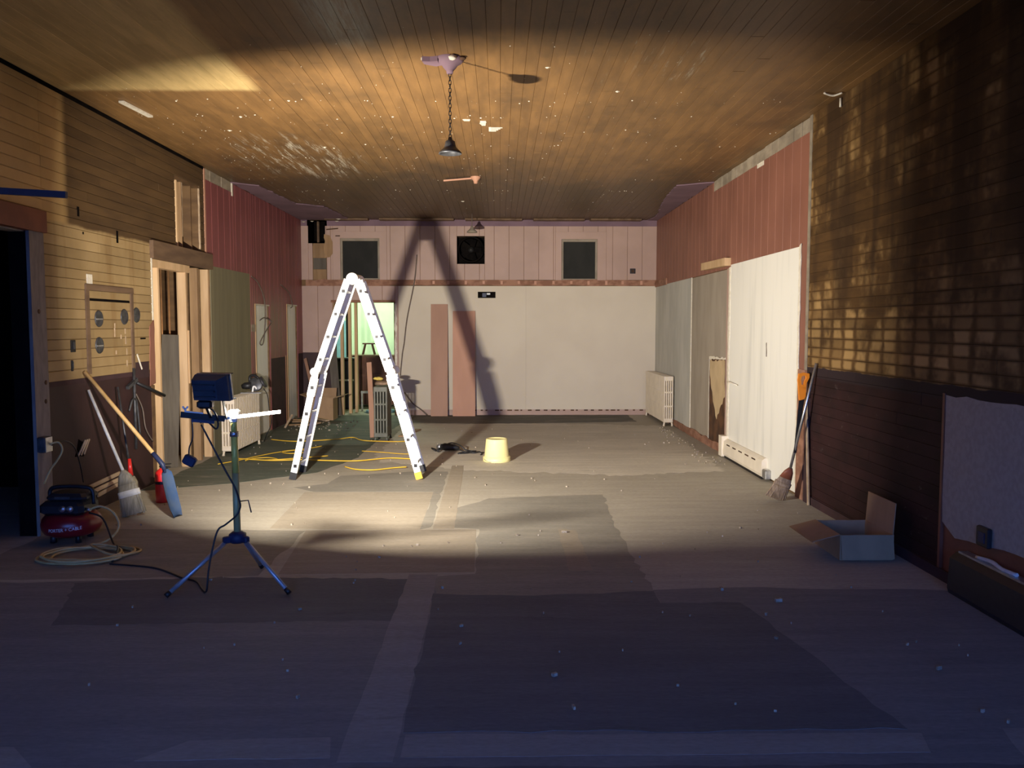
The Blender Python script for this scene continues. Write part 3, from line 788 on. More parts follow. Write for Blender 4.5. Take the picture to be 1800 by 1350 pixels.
# windows
def window(nm, x0, x1, z0, z1, cx0, cx1, cz1, lab):
    mb = MB()
    for (a0, a1, b0, b1) in rects_minus(cx0, cx1, z0, cz1, [(x0, x1, z0, z1)]):
        mb.box(a0, a1, YB - .018, YB, b0, b1)
    wn = tag(mb.build(nm, M['pink']), lab, kind='structure')
    fw = .045
    for (a0, a1, b0, b1) in [(x0, x1, z1 - fw, z1), (x0, x1, z0, z0 + fw * .6), (x0, x0 + fw * .8, z0 + fw * .6, z1 - fw), (x1 - fw * .8, x1, z0 + fw * .6, z1 - fw)]:
        MB().box(a0, a1, YB + .01, YB + .06, b0, b1).build('window_frame', M['greyframe'], wn)
    MB().box(x0, x1, YB + .06, YB + .075, z0, z1).build('window_screen', M['screen'], wn)
    MB().box(cx0 - .02, cx1 + .02, YB - .022, YB, cz1, cz1 + .006).build('window_cap', M['pink'], wn)
window('window_1', -2.82, -2.125, 2.42, 3.15, -2.95, -2.0, 3.26, 'dark screened square window above the ladder')
window('window_2', 1.105, 1.745, 2.415, 3.14, 1.0, 1.90, 3.262, 'dark screened square window at the right of the back wall')

# ---- front wall with shop windows behind the camera
FH = [(-3.2, -.9, .55, 3.05), (-.55, .45, 0, 3.05), (.8, 2.55, .55, 3.05)]
wb = MB()
for (a0, a1, z0, z1) in rects_minus(-6.4, 3.1, 0, H + .02, FH):
    wb.box(a0, a1, YF - .15, YF, z0, z1)
tag(wb.build('wall_front', M['sheath']), 'shop front wall behind the viewer', kind='structure')
tag(MB().box(-40, 40, -60, YF - .3, -.16, -.14).build('ground_outside', M['outside']), 'street outside the shop front', kind='structure')

# ---- back room seen through the doorway
br = MB()
br.box(-5.2, -1.0, 19.4, 19.5, 0, H); br.box(-5.3, -5.2, YB + .12, 19.5, 0, H); br.box(-1.1, -1.0, YB + .12, 19.5, 0, H)
wall_br = tag(br.build('wall_back_room', M['gwall']), 'pale green lit walls of the back room', kind='structure')
MB().box(-2.30, -2.27, 19.36, 19.4, 0, 2.6).build('joint_strip', M['leaf2'], wall_br)
MB().box(-4.2, -3.45, 19.36, 19.4, .0, 1.72).build('blue_window_panel', M['bluewall'], wall_br)  # pale blue panel stands in for a bluish window
so = MB()
so.box(-6.45, -6.4, YF - .3, 19.6, 0, H); so.box(-6.4, -5.3, 19.5, 19.6, 0, H); so.box(-1.0, 3.1, 19.5, 19.6, 0, H); so.box(3.05, 3.1, YF - .3, 19.6, 0, H)  # shell added out of view to stop sky light leaking in
tag(so.build('wall_light_seal', M['void']), 'unseen outer shell sealing out sky light', kind='structure')

# ================================================================== objects
# ---- tripod work light, the lamp that lights the room
wl = thing('work_light', 'halogen work light on a yellow pole with blue tripod legs', 'work light', (-1.605, 5.1, 0))
C = Vector((-1.620, 5.15, 0))
MB().lathe([(.0, .335), (.03, .335), (.052, .318), (.056, .28), (.04, .265), (0, .265)], C, 14).build('hub', M['blue'], wl)
for (fx, fy) in [(-1.963, 4.886), (-1.256, 4.939), (-1.571, 5.486)]:
    d = (Vector((fx, fy, 0)) - C).normalized()
    a = C + d * .045 + Vector((0, 0, .30)); b = Vector((fx, fy, .016))
    lg = MB().tube([a, b], .0135, 10).build('leg', M['legblue'], wl)
    MB().tube([b + (a - b).normalized() * .03, b - (a - b).normalized() * .004], .016, 10).build('foot_cap', M['black'], lg)
    MB().bevbox(-.018, .018, -.03, .03, -.02, .02, .006, Matrix.Translation(C + d * .06 + Vector((0, 0, .292))) @ Matrix.Rotation(math.atan2(d.y, d.x) + PI / 2, 4, 'Z')).build('leg_bracket', M['blue'], wl)
MB().tube([C + Vector((0, 0, .27)), C + Vector((-.003, 0, .70))], .021, 14).build('pole', M['poleshade'], wl)
MB().tube([C + Vector((-.003, 0, .70)), C + Vector((-.006, 0, .93))], .0208, 14).build('pole', M['polelit'], wl)
MB().tube([C + Vector((-.006, 0, .925)), C + Vector((-.006, 0, .955))], .026, 14).build('collar', M['steel'], wl)
MB().tube([C + Vector((-.006, 0, .95)), C + Vector((-.008, 0, 1.04))], .018, 14).build('pole', M['polelit'], wl)
MB().tube([C + Vector((-.008, 0, 1.015)), C + Vector((-.008, 0, 1.045))], .024, 14).build('collar', M['hinge'], wl)
MB().bevbox(-1.642, -1.585, 5.09, 5.15, 1.045, 1.092, .008).build('tee', M['hinge'], wl)
MB().bar((-1.665, 5.07, 1.045), (-1.355, 5.20, 1.072), .016, .018).build('crossbar', M['hinge'], wl)
MB().bar((-1.655, 5.07, 1.043), (-1.885, 4.98, 1.078), .028, .034).build('crossbar', M['blackm'], wl)
MB().bar((-1.77, 5.03, 1.080), (-1.865, 4.99, 1.096), .024, .008).build('top_plate', M['hinge'], wl)
wn_ = MB().tube([(-1.86, 4.99, 1.09), (-1.86, 4.99, 1.115)], .006, 8)
for s in (-1, 1): wn_.bar((-1.86, 4.99, 1.105), (-1.86 + s * .016, 4.99, 1.125), .004, .010)
wn_.build('wing_nut', M['hinge'], wl)
MB().bar((-1.71, 5.045, 1.025), (-1.83, 5.0, 1.042), .030, .018).build('clamp', M['blue'], wl)
# lamp head: open front towards the room, turned a little right and tilted up
LP = Vector((-1.658, 4.905, 1.246))
Mh = Matrix.Translation(LP) @ Matrix.Rotation(-math.radians(17.5), 4, 'Z') @ Matrix.Rotation(math.radians(9), 4, 'X')
def frustum(mb, w0, h0, y0, w1, h1, y1, Mx, ox=0, oz=0):
    vs_ = [Mx @ Vector((sx * w0 / 2 + ox, y0, sz * h0 / 2 + oz)) for sx, sz in ((-1, -1), (1, -1), (1, 1), (-1, 1))] + [Mx @ Vector((sx * w1 / 2, y1, sz * h1 / 2)) for sx, sz in ((-1, -1), (1, -1), (1, 1), (-1, 1))]
    return mb.add(vs_, [(0, 1, 5, 4), (1, 2, 6, 5), (2, 3, 7, 6), (3, 0, 4, 7)])
hm = MB()
frustum(hm, .215, .150, .012, .215, .150, -.022, Mh)
frustum(hm, .215, .150, -.022, .160, .118, -.090, Mh)
hm.add([Mh @ Vector((sx * .08, -.090, sz * .059)) for sx, sz in ((-1, -1), (1, -1), (1, 1), (-1, 1))], [(0, 1, 2, 3)])
hous = hm.build('lamp_housing', M['lampbl'], wl)
rf = MB()   # inner reflector: short at the sides, beam-cutting lips added above and below
frustum(rf, .206, .142, .010, .13, .05, -.030, Mh)
rf.add([Mh @ Vector((sx * .065, -.030, sz * .025)) for sx, sz in ((-1, -1), (1, -1), (1, 1), (-1, 1))], [(0, 1, 2, 3)])
rf.build('reflector', M['steel'], hous)
for s in (-1, 1):
    MB().box(-.1075, .1075, -.02, .045 if s > 0 else .046, s * .075 - .002, s * .075 + .002, Mh).build('beam_cutoff_lip', M['lampbl'], hous)  # lips added only to cut the beam off above and below
for k in range(3):
    MB().box(-.07, .07, -.105, -.08, -.04 + k * .035, -.034 + k * .035, Mh).build('cooling_fin', M['lampbl'], hous)
em = NT('halogen_tube', .5)
em.b.inputs['Emission Color'].default_value = (1, .86, .64, 1)
em.b.inputs['Emission Strength'].default_value = 30
MB().tube([Mh @ Vector((-.05, -.018, 0)), Mh @ Vector((.05, -.018, 0))], .005, 8).build('halogen_tube', em.m, hous)
MB().box(-.1125, .1125, .004, .016, .071, .079, Mh).build('front_rim', M['steel'], hous)
MB().box(.1075, .1135, .004, .016, -.075, .075, Mh).build('front_rim', M['steel'], hous)
MB().bevbox(-1.765, -1.675, 4.90, 4.96, 1.118, 1.168, .012).build('junction_box', M['black'], wl)
MB().bar((-1.725, 5.03, 1.06), (-1.72, 4.94, 1.14), .016, .020, (0, 1, 0)).build('stem', M['black'], wl)
yk = MB().bar((-1.620, 4.92, 1.20), (-1.640, 5.06, 1.05), .006, .022, (0, 1, 0)); yk.build('yoke', M['blackm'], wl)
MB().tube(smooth_path([(-1.75, 5.03, 1.12), (-1.70, 5.02, 1.09), (-1.685, 5.04, 1.02), (-1.70, 5.04, .985), (-1.76, 5.06, 1.03), (-1.80, 5.06, 1.02)]), .0055, 6).build('lamp_cable', M['black'], wl)
cordp = [(-1.79, 5.05, 1.01), (-1.74, 5.06, .90), (-1.66, 5.06, .74), (-1.60, 5.065, .62), (-1.575, 5.07, .53), (-1.578, 5.07, .49), (-1.60, 5.06, .45), (-1.66, 5.05, .40), (-1.70, 5.03, .37), (-1.725, 5.0, .26), (-1.745, 4.98, .13), (-1.755, 4.97, .02), (-1.80, 5.03, .006), (-1.90, 5.20, .006), (-2.02, 5.28, .006), (-2.15, 5.40, .006), (-2.28, 5.50, .006), (-2.45, 5.56, .006), (-2.62, 5.60, .006)]
MB().tube(smooth_path(cordp, 5), .006, 6).build('power_cord', M['black'], wl)
MB().tube(smooth_path([(-1.855, 5.08, 1.03), (-1.850, 5.07, .93), (-1.868, 5.06, .87), (-1.872, 5.06, .82)], 5), .0045, 6).build('plug_cable', M['black'], wl)
Mp = Matrix.Translation((-1.868, 5.06, .79)) @ Matrix.Rotation(math.radians(28), 4, 'Y')
MB().bevbox(-.038, .038, -.02, .02, -.03, .03, .008, Mp).build('hanging_plug_box', M['blue'], wl)
MB().tube([(-1.585, 5.09, .535), (-1.525, 5.07, .545), (-1.508, 5.07, .47)], .004, 6).build('lock_handle', M['darkgrey'], wl)
ld = bpy.data.lights.new('halogen_light', 'AREA')
ld.shape = 'RECTANGLE'; ld.size = .10; ld.size_y = .035
ld.energy = 335; ld.spread = math.radians(124); ld.color = (1.0, .92, .79)
lo_ = bpy.data.objects.new('halogen_light', ld); link(lo_)
lo_.matrix_world = Mh @ Matrix.Translation((0, -.010, 0)) @ Matrix.Rotation(PI / 2, 4, 'X')
lo_.parent = wl; lo_.matrix_parent_inverse = Matrix.Translation(-wl.location)

# ---- aluminium folding ladder (four hinged sections)
ldr = thing('folding_ladder', 'tall aluminium folding ladder standing as an A in the room', 'ladder', (-1.5, 8.95, 0))
Y0, Y1 = 8.75, 9.14
top = (-1.515, 2.10)
segs = [((-1.565, 2.075), (-1.895, 1.135), 'u'), ((-1.905, 1.10), (-2.157, .01), 'l'), ((-1.468, 2.075), (-1.152, 1.135), 'u'), ((-1.142, 1.10), (-.838, .012), 'l')]
for si, (p, q, _) in enumerate(segs):
    yy0, yy1 = (Y0, Y1) if si in (0, 2) else (Y0 - .03, Y1 + .03)
    for y in (yy0, yy1):
        st = MB().bar((p[0], y, p[1]), (q[0], y, q[1]), .066, .026, (0, 1, 0)).build('stile', M['alu'], ldr)
        if si in (1, 3):
            d = Vector((q[0] - p[0], 0, q[1] - p[1])).normalized()
            e = Vector((q[0], y, q[1]))
            MB().bar(e - d * .07, e + d * .006, .072, .032, (0, 1, 0)).build('foot', M['cordy'] if (si == 3 and y < 9) else M['black'], st)
    for k in range(4):
        t = (k + .5) / 4
        x = p[0] + (q[0] - p[0]) * t; z = p[1] + (q[1] - p[1]) * t
        MB().tube([(x, yy0 - .012, z), (x, yy1 + .012, z)], .014, 8).build('rung', M['aludk'], ldr)
        MB().bevbox(x - .017, x + .017, yy0 - .0165, yy0 - .0125, z - .017, z + .017, .001).build('rung_end', M['blackm'], ldr)
for y in (Y0, Y1):
    Ry = Matrix.Translation((0, y, 0)) @ Matrix.Rotation(PI / 2, 4, 'X')
    def disc(cx, cz, r, th, nm, m):
        Mx = Matrix.Translation((cx, y, cz)) @ Matrix.Rotation(PI / 2, 4, 'X')
        return MB().lathe([(0, -th), (r * .9, -th), (r, -th * .7), (r, th * .7), (r * .9, th), (0, th)], (0, 0, 0), 20, Mx).build(nm, M[m], ldr)
    disc(-1.515, 2.085, .062, .034, 'hinge', 'hinge')
    disc(-1.915, 1.125, .046, .036, 'hinge', 'hinge')
    disc(-1.125, 1.125, .046, .036, 'hinge', 'hinge')
MB().bar((-1.075, Y0 - .046, .93), (-1.0, Y0 - .046, .66), .045, .002, (0, 1, 0)).build('grey_sticker', M['steel'], ldr)
MB().bar((-.93, Y0 - .046, .40), (-.905, Y0 - .046, .31), .04, .002, (0, 1, 0)).build('grey_sticker', M['steel'], ldr)
MB().bar((-1.645, Y0 - .015, 1.80), (-1.665, Y0 - .015, 1.74), .035, .002, (0, 1, 0)).build('grey_sticker', M['steel'], ldr)
MB().bar((-1.125, Y0 - .02, 1.06), (-1.065, Y0 - .02, .84), .088, .05, (0, 1, 0)).build('hinge_arm', M['alu'], ldr)
MB().bar((-1.912, Y0 - .02, 1.06), (-1.955, Y0 - .02, .88), .08, .05, (0, 1, 0)).build('hinge_arm', M['alu'], ldr)

# ---- bucket, upside down
bk = thing('bucket', 'pale yellow plastic bucket upside down on the floor', 'bucket', (-.035, 9.93, 0))
MB().lathe([(.160, .0), (.164, .004), (.163, .055), (.150, .058), (.146, .062), (.127, .258), (.120, .268), (.108, .268), (.106, .262), (0, .262)], (-.035, 9.93, 0), 32).build('body', M['bucket'], bk)
MB().tube([(-.035 + .160 * math.cos(t), 9.93 + .160 * math.sin(t), .045) for t in [2 * PI * k / 28 for k in range(28)]], .006, 6, closed=True).build('rim', M['bucket'], bk)
MB().tube(smooth_path([(-.035 + .166 * math.cos(t), 9.93 + .166 * math.sin(t), .035 - .03 * math.sin((t - PI * 1.15) / .7 * PI * .5)) for t in [PI * 1.15 + .7 * k / 4 for k in range(5)]]), .003, 6).build('bail_handle', M['steel'], bk)

# ---- corded power tool lying on the floor
gt = thing('angle_grinder', 'black corded angle grinder lying on the floor near the ladder', 'power tool', (-.68, 10.7, 0))
MB().tube([(-.745, 10.70, .055), (-.70, 10.69, .06), (-.58, 10.66, .055), (-.52, 10.64, .045)], [.036, .048, .042, .026], 12).build('motor_body', M['black'], gt)
MB().tube([(-.80, 10.72, .05), (-.765, 10.71, .056), (-.745, 10.70, .056)], [.026, .042, .042], 12).build('gear_head', M['steel'], gt)
MB().lathe([(0, 0), (.05, 0), (.052, .012), (.02, .02), (0, .02)], (-.835, 10.72, .012), 18, Matrix.Rotation(.5, 4, 'Y')).build('disc_guard', M['blackm'], gt)
MB().tube([(-.77, 10.68, .045), (-.775, 10.61, .03), (-.78, 10.58, .024)], [.012, .016, .018], 8).build('side_handle', M['black'], gt)
MB().tube(smooth_path([(-.53, 10.64, .045), (-.45, 10.60, .01), (-.36, 10.64, .012), (-.30, 10.58, .02), (-.40, 10.50, .008), (-.52, 10.46, .008), (-.45, 10.54, .012), (-.33, 10.50, .01), (-.25, 10.52, .02), (-.22, 10.40, .008), (-.235, 10.36, .008)], 5), .008, 6).build('cord', M['black'], gt)
MB().tube(smooth_path([(-.66, 10.69, .10), (-.60, 10.72, .105), (-.50, 10.66, .08), (-.44, 10.64, .03), (-.34, 10.66, .008)], 5), .008, 6).build('cord', M['black'], gt)
MB().bevbox(-.15, -.12, 10.42, 10.50, .0, .025, .005).build('plug', M['black'], gt)
MB().tube(smooth_path([(-.24, 10.53, .01), (-.18, 10.55, .008), (-.135, 10.49, .012)], 4), .006, 6).build('cord', M['black'], gt)

# ---- cast iron radiators: each section is one part
def radiator(name, label, x0, x1, y0, y1, h, axis, m, n):
    """end face with slotted columns looks along -Y; sections stacked along Y"""
    t = thing(name, label, 'radiator', ((x0 + x1) / 2, y0, 0), 'cast iron radiators')
    w_ = x1 - x0; p = (y1 - y0) / n
    src = None
    for i in range(n):
        if src is None:
            mb = MB()
            cols = 5
            cw = w_ / cols
            for c in range(cols):
                xc = -w_ / 2 + (c + .5) * cw
                mb.bevbox(xc - cw * .33, xc + cw * .33, .004, p - .006, .07, h - .015, .005)
            for (z0, z1) in [(.06, .125), (h * .38, h * .38 + .028), (h * .66, h * .66 + .028), (h - .075, h)]:
                mb.bevbox(-w_ / 2 + .004, w_ / 2 - .004, .002, p - .002, z0, z1, .008)
            mb.tube([(-w_ * .2, 0, h - .05), (-w_ * .2, p, h - .05)], .022, 8)
            mb.tube([(w_ * .2, 0, .09), (w_ * .2, p, .09)], .022, 8)
            src = mb.build('section', M[m], None)
            COL.objects.unlink(src); me = src.data; bpy.data.objects.remove(src)
        inst(me, 'section', t, loc=(0, i * p, 0))
    for yy in (0, (n - 1) * p):
        for s in (-1, 1):
            f = MB().tube([(s * w_ * .36, yy + p * .5, .075), (s * w_ * .40, yy + p * .5, .03), (s * w_ * .42, yy + p * .5, 0)], [.018, .014, .02], 8)
            o = f.build('foot', M[m], None); o.parent = t
    return t
radiator('radiator', 'cream cast iron radiator along the burgundy left wall', -3.42, -3.245, 10.32, 11.42, .715, 'y', 'radcream', 17)
radiator('radiator', 'cream cast iron radiator in the far right corner', 2.615, 2.775, 13.33, 15.0, .80, 'y', 'radcream', 26)
radiator('radiator', 'dark green cast iron radiator standing free behind the ladder', -1.745, -1.545, 11.60, 12.05, .765, 'y', 'radgreen', 7)

# ---- circular saw on the left radiator
cs = thing('circular_saw', 'grey circular saw resting on the left radiator top', 'power tool', (-3.3, 11.15, .715))
Ms = Matrix.Translation((-3.27, 11.15, .715))
MB().box(-.14, .13, -.05, .05, .0, .008, Ms).build('base_plate', M['steel'], cs)
MB().lathe([(0, -.012), (.085, -.012), (.095, -.006), (.095, .012), (.085, .02), (0, .02)], (0, 0, 0), 24, Matrix.Translation((-3.22, 11.14, .83)) @ Matrix.Rotation(PI / 2 - .25, 4, 'X')).build('blade_guard', M['darkgrey'], cs)
MB().lathe([(0, -.012), (.075, -.010), (.08, .012), (0, .016)], (0, 0, 0), 20, Matrix.Translation((-3.13, 11.17, .86)) @ Matrix.Rotation(PI / 2 - .5, 4, 'Y')).build('side_guard', M['darkgrey'], cs)
MB().tube([(-3.40, 11.14, .80), (-3.36, 11.14, .81), (-3.27, 11.14, .82)], [.03, .045, .045], 12).build('motor', M['black'], cs)
MB().tube(smooth_path([(-3.30, 11.16, .84), (-3.30, 11.16, .93), (-3.24, 11.15, .95), (-3.18, 11.14, .91)], 4), .018, 8).build('handle', M['black'], cs)
MB().tube(smooth_path([(-3.20, 11.12, .76), (-3.215, 11.10, .80), (-3.235, 11.08, .80), (-3.245, 11.08, .735)], 4), .012, 8).build('white_knob', M['hinge'], cs)
MB().tube(smooth_path([(-3.16, 11.3, .76), (-3.15, 11.44, .66), (-3.14, 11.48, .45), (-3.12, 11.50, .28), (-3.2, 11.52, .10), (-3.25, 11.6, .01)], 5), .006, 6).build('cord', M['black'], cs)
# ---- rags and gloves on the free radiator
def lump(mb, cx, cy, cz, rx, ry, rz, seed, n=10, k=6):
    r = random.Random(seed); vs_, fs = [], []
    for i in range(k + 1):
        ph = -PI / 2 + PI * i / k
        for j in range(n):
            th = 2 * PI * j / n; q = r.uniform(.75, 1.15)
            vs_.append((cx + rx * math.cos(ph) * math.cos(th) * q, cy + ry * math.cos(ph) * math.sin(th) * q, cz + rz * math.sin(ph) * r.uniform(.85, 1.1)))
    for i in range(k):
        for j in range(n): fs.append((i * n + j, i * n + (j + 1) % n, (i + 1) * n + (j + 1) % n, (i + 1) * n + j))
    return mb.add(vs_, fs, True)
tag(lump(MB(), -1.63, 11.76, .806, .13, .14, .036, 3).build('rag', M['rag']), 'crumpled brown rag on the dark green radiator', 'rag')
tag(lump(lump(MB(), -1.68, 11.74, .868, .07, .05, .026, 4), -1.72, 11.72, .872, .04, .03, .02, 8).build('work_glove', M['ragy']), 'yellow work glove on top of the brown rag', 'glove')

# ---- leaning boards
def leaning(name, label, cat, a, b, w_, th, m, up, group=None, n=None):
    o = MB().bar(a, b, w_, th, up).build(name, M[m]); return tag(o, label, cat, group)
leaning('board', 'narrow brown board leaning on the beige back wall, left of the pair', 'board', (-1.07, 14.90, 0), (-1.07, 15.06, 1.985), .30, .018, 'leaf2', (0, 1, 0), 'boards leaning on the back wall')
leaning('board', 'wider peach board leaning on the beige back wall, right of the pair', 'board', (-.632, 14.90, 0), (-.632, 15.06, 1.865), .40, .018, 'leaf', (0, 1, 0), 'boards leaning on the back wall')
leaning('plank', 'weathered dark plank leaning inside the framed wall opening', 'plank', (-3.745, 9.50, 0.004), (-3.72, 9.62, 1.50), .20, .035, 'weather', (-.35, .94, 0))
leaning('plank', 'reddish plank leaning against the dark green radiator', 'plank', (-1.80, 11.9, .02), (-1.925, 12.45, 1.06), .07, .025, 'leaf2', (0, 1, 0))
leaning('plank', 'grey plank leaning beside the back doorway', 'plank', (-2.87, 14.93, .01), (-2.995, 15.06, 1.40), .14, .02, 'weather', (0, 1, 0))
leaning('stick', 'thin wood stick leaning in the far left corner', 'stick', (-3.12, 14.3, .28), (-3.45, 15.0, 1.02), .05, .022, 'leaf2', (0, 1, 0))
leaning('plank', 'short scrap plank on the floor right of the dark green radiator', 'plank', (-1.42, 12.1, .012), (-1.25, 12.9, .012), .09, .02, 'studold', (0, 0, 1))
# scraps heaped in the far left corner
for k, (x, y, a, l_, w_) in enumerate([(-3.2, 13.6, .4, .5, .06), (-3.0, 13.45, 1.2, .45, .05), (-3.3, 13.9, -.2, .6, .05), (-2.9, 13.75, 2.2, .4, .07), (-3.1, 13.3, .1, .35, .04)]):
    zz = .012 + .02 * k
    dx, dy = math.cos(a) * l_ / 2, math.sin(a) * l_ / 2
    tag(MB().bar((x - dx, y - dy, zz), (x + dx, y + dy, zz), w_, .02).build('wood_scrap', M['lath' if k % 2 else 'studold']), ['brown wood scrap lying lowest in the heap below the burgundy wall', 'pale wood scrap pointing away from the viewer in the corner heap', 'longest brown scrap at the back of the corner heap', 'widest pale scrap at the right of the corner heap', 'shortest brown scrap nearest the viewer in the corner heap'][k], 'wood scrap', 'scraps in the far left corner')
tag(MB().bar((-3.36, 13.15, .01), (-3.28, 13.3, .20), .03, .015).build('wood_stake', M['lath']), 'small pale stake leaning at the dark lower wall panel', 'stick')

# ---- cardboard boxes
def carton(name, label, x0, x1, y0, y1, h, flaps, th=.006):
    t = thing(name, label, 'box', ((x0 + x1) / 2, (y0 + y1) / 2, 0), 'cardboard boxes')
    MB().box(x0, x1, y0, y0 + th, 0, h).build('side', M['card'], t)
    MB().box(x0, x1, y1 - th, y1, 0, h).build('side', M['card'], t)
    MB().box(x0, x0 + th, y0 + th, y1 - th, 0, h).build('side', M['card'], t)
    MB().box(x1 - th, x1, y0 + th, y1 - th, 0, h).build('side', M['card'], t)
    MB().box(x0 + th, x1 - th, y0 + th, y1 - th, .002, .002 + th).build('bottom', M['card'], t)
    for (e, d) in flaps:   # four corners given as hinge line + offset
        a, b, off = Vector(e[0]), Vector(e[1]), Vector(d)
        nrm = (b - a).cross(off).normalized() * th
        vs_ = [a, b, b + off, a + off]
        MB().add(vs_ + [v + nrm for v in vs_], [(3, 2, 1, 0), (4, 5, 6, 7), (0, 1, 5, 4), (1, 2, 6, 5), (2, 3, 7, 6), (3, 0, 4, 7)]).build('flap', M['card'], t, fix=True)
    return t
carton('cardboard_box', 'open cardboard box with raised flaps by the maroon right wall', 2.325, 2.695, 5.63, 6.08, .175,
       [(((2.325, 5.63, .175), (2.325, 6.08, .175)), (-.20, -.02, -.045)), (((2.69, 5.64, .175), (2.69, 6.07, .175)), (.015, 0, .215)), (((2.33, 5.627, .17), (2.69, 5.627, .17)), (0, -.03, -.155))])
carton('cardboard_box', 'brown cardboard box in the far left corner beside the doorway', -3.22, -2.82, 14.25, 14.65, .38,
       [(((-3.22, 14.25, .38), (-3.22, 14.65, .38)), (-.16, 0, .06)), (((-2.82, 14.25, .38), (-2.82, 14.65, .38)), (.19, 0, .05)), (((-3.2, 14.64, .38), (-2.84, 14.64, .38)), (0, .06, .14))])

# ---- pendant lamps and ceiling roses
def chain(parent, x, y, z0, z1, n):
    p = (z0 - z1) / n
    def linkmesh():
        mb = MB(); r = .009; hh = p * .62
        pts = [(r * math.cos(a), 0, (hh - r) * (1 if math.sin(a) >= 0 else -1) + r * math.sin(a)) for a in [2 * PI * k / 12 + .001 for k in range(12)]]
        mb.tube(pts, .0028, 5, closed=True)
        me = bpy.data.meshes.new('chain_link'); me.from_pydata(mb.v, [], mb.f); me.materials.append(M['blackm']); me.update(); return me
    me = linkmesh()
    for i in range(n):
        o = inst(me, 'chain_link', parent)
        o.matrix_parent_inverse = Matrix.Translation(-parent.location)
        o.matrix_basis = Matrix.Translation((x, y, z0 - (i + .5) * p)) @ Matrix.Rotation(PI / 2 * (i % 2) + .4, 4, 'Z')
pn = thing('pendant_lamp', 'small black bell pendant on a chain under a purple ceiling rose', 'lamp', (-.348, 6.08, H))
MB().lathe([(0, -.105), (.022, -.105), (.026, -.085), (.045, -.065), (.058, -.045), (.085, -.03), (.10, -.012), (.10, .0)], (-.348, 6.08, H), 24).build('ceiling_rose', M['purple'], pn)
MB().prism(jag([(-.54, 6.03), (-.43, 6.02), (-.40, 6.12), (-.45, 6.15), (-.53, 6.10)], .05, .012, 2), lambda a, b, t: (a, b, t), H + .0, H - .035).build('broken_plaster', M['purple'], pn, fix=True)
MB().prism(jag([(-.55, 6.06), (-.42, 6.08), (-.28, 6.10), (-.30, 6.20), (-.50, 6.15)], .05, .014, 4), lambda a, b, t: (a, b, t), H + .0, H - .018).build('broken_plaster', M['plaster'], pn, fix=True)
lump(MB(), -.325, 5.99, H - .02, .03, .03, .02, 5).build('broken_plaster', M['plaster'], pn)
lump(MB(), -.26, 6.03, H - .012, .03, .02, .014, 6).build('broken_plaster', M['brownhole'], pn)
chain(pn, -.348, 6.08, H - .10, 2.925, 17)
sh = MB().lathe([(.0, 2.935), (.012, 2.935), (.018, 2.915), (.034, 2.905), (.040, 2.875), (.046, 2.860), (.062, 2.845), (.080, 2.828), (.082, 2.818), (.078, 2.818), (.060, 2.838), (.040, 2.855), (.030, 2.90), (0, 2.905)], (-.348, 6.08, 0), 28).build('bell_shade', M['darkgrey'], pn)
p2 = thing('pendant_lamp', 'small brown bell lamp hanging near the back wall vent', 'lamp', (-.46, 14.3, H))
MB().tube([(-.46, 14.3, H), (-.46, 14.3, 3.24)], .006, 6).build('rod', M['wire'], p2)
MB().lathe([(0, 3.275), (.02, 3.27), (.03, 3.235), (.05, 3.215), (.085, 3.185), (.088, 3.165), (.08, 3.165), (.04, 3.205), (0, 3.215)], (-.46, 14.3, 0), 20).build('bell_shade', M['greyframe'], p2)
r2 = thing('ceiling_rose', 'broken pink ceiling rose with a wood strip, no lamp', 'ceiling rose', (-.30, 10.8, H))
MB().lathe([(0, -.085), (.02, -.085), (.03, -.05), (.06, -.02), (.065, 0)], (-.30, 10.8, H), 18).build('cone', M['leaf'], r2)
MB().bar((-.705, 10.8, H - .05), (-.26, 10.8, H - .012), .03, .018).build('wood_strip', M['leaf'], r2)
# hanging strip of plaster by the left wall
tag(MB().bar((-3.155, 7.22, H - .012), (-3.125, 7.74, H - .008), .045, .016).build('plaster_strip', M['plaster']), 'pale loose strip hanging from the left part of the ceiling', 'strip')
tag(MB().tube(smooth_path([(2.62, 6.9, H - .004), (2.70, 6.92, H - .02), (2.76, 6.88, H - .008)], 4), .008, 6).build('lint_scrap', M['plaster']), 'pale scrap dangling at the right edge of the ceiling', 'scrap')
tag(MB().tube([(XR - .03, 6.96, 3.38), (XR - .032, 6.955, 3.45)], .009, 6).build('wall_peg', M['plaster']), 'short pale peg high on the right wall', 'peg')

# ---- vent fan in the back wall
vf = thing('vent_fan', 'round black exhaust fan in a square opening of the back wall', 'fan', (-.508, YB, 2.70))
MB().box(-.80, -.22, YB + .22, YB + .24, 2.66, 3.22).build('back_panel', M['void'], vf)
for (a0, a1, b0, b1) in rects_minus(-.80, -.22, 2.66, 3.22, [(-.755, -.262, 2.70, 3.19)]):
    MB().box(a0, a1, YB + .0, YB + .22, b0, b1).build('liner', M['studold'], vf)
Mf = Matrix.Translation((-.508, YB + .02, 2.96)) @ Matrix.Rotation(PI / 2, 4, 'X')
MB().lathe([(.235, -.15), (.235, .0), (.215, .015), (.205, 0), (.205, -.15)], (0, 0, 0), 28, Mf).build('ring', M['void'], vf)
for k in range(5):
    a = k * 2 * PI / 5
    MB().bar((-.508 + .04 * math.cos(a), YB + .10, 2.96 + .04 * math.sin(a)), (-.508 + .19 * math.cos(a), YB + .11, 2.96 + .19 * math.sin(a)), .10, .006, (math.sin(a) * .35, .9, -math.cos(a) * .35)).build('blade', M['void'], vf)
MB().lathe([(0, .03), (.05, .025), (.055, -.06), (0, -.06)], (0, 0, 0), 18, Mf @ Matrix.Translation((0, 0, -.06))).build('hub', M['blackm'], vf)
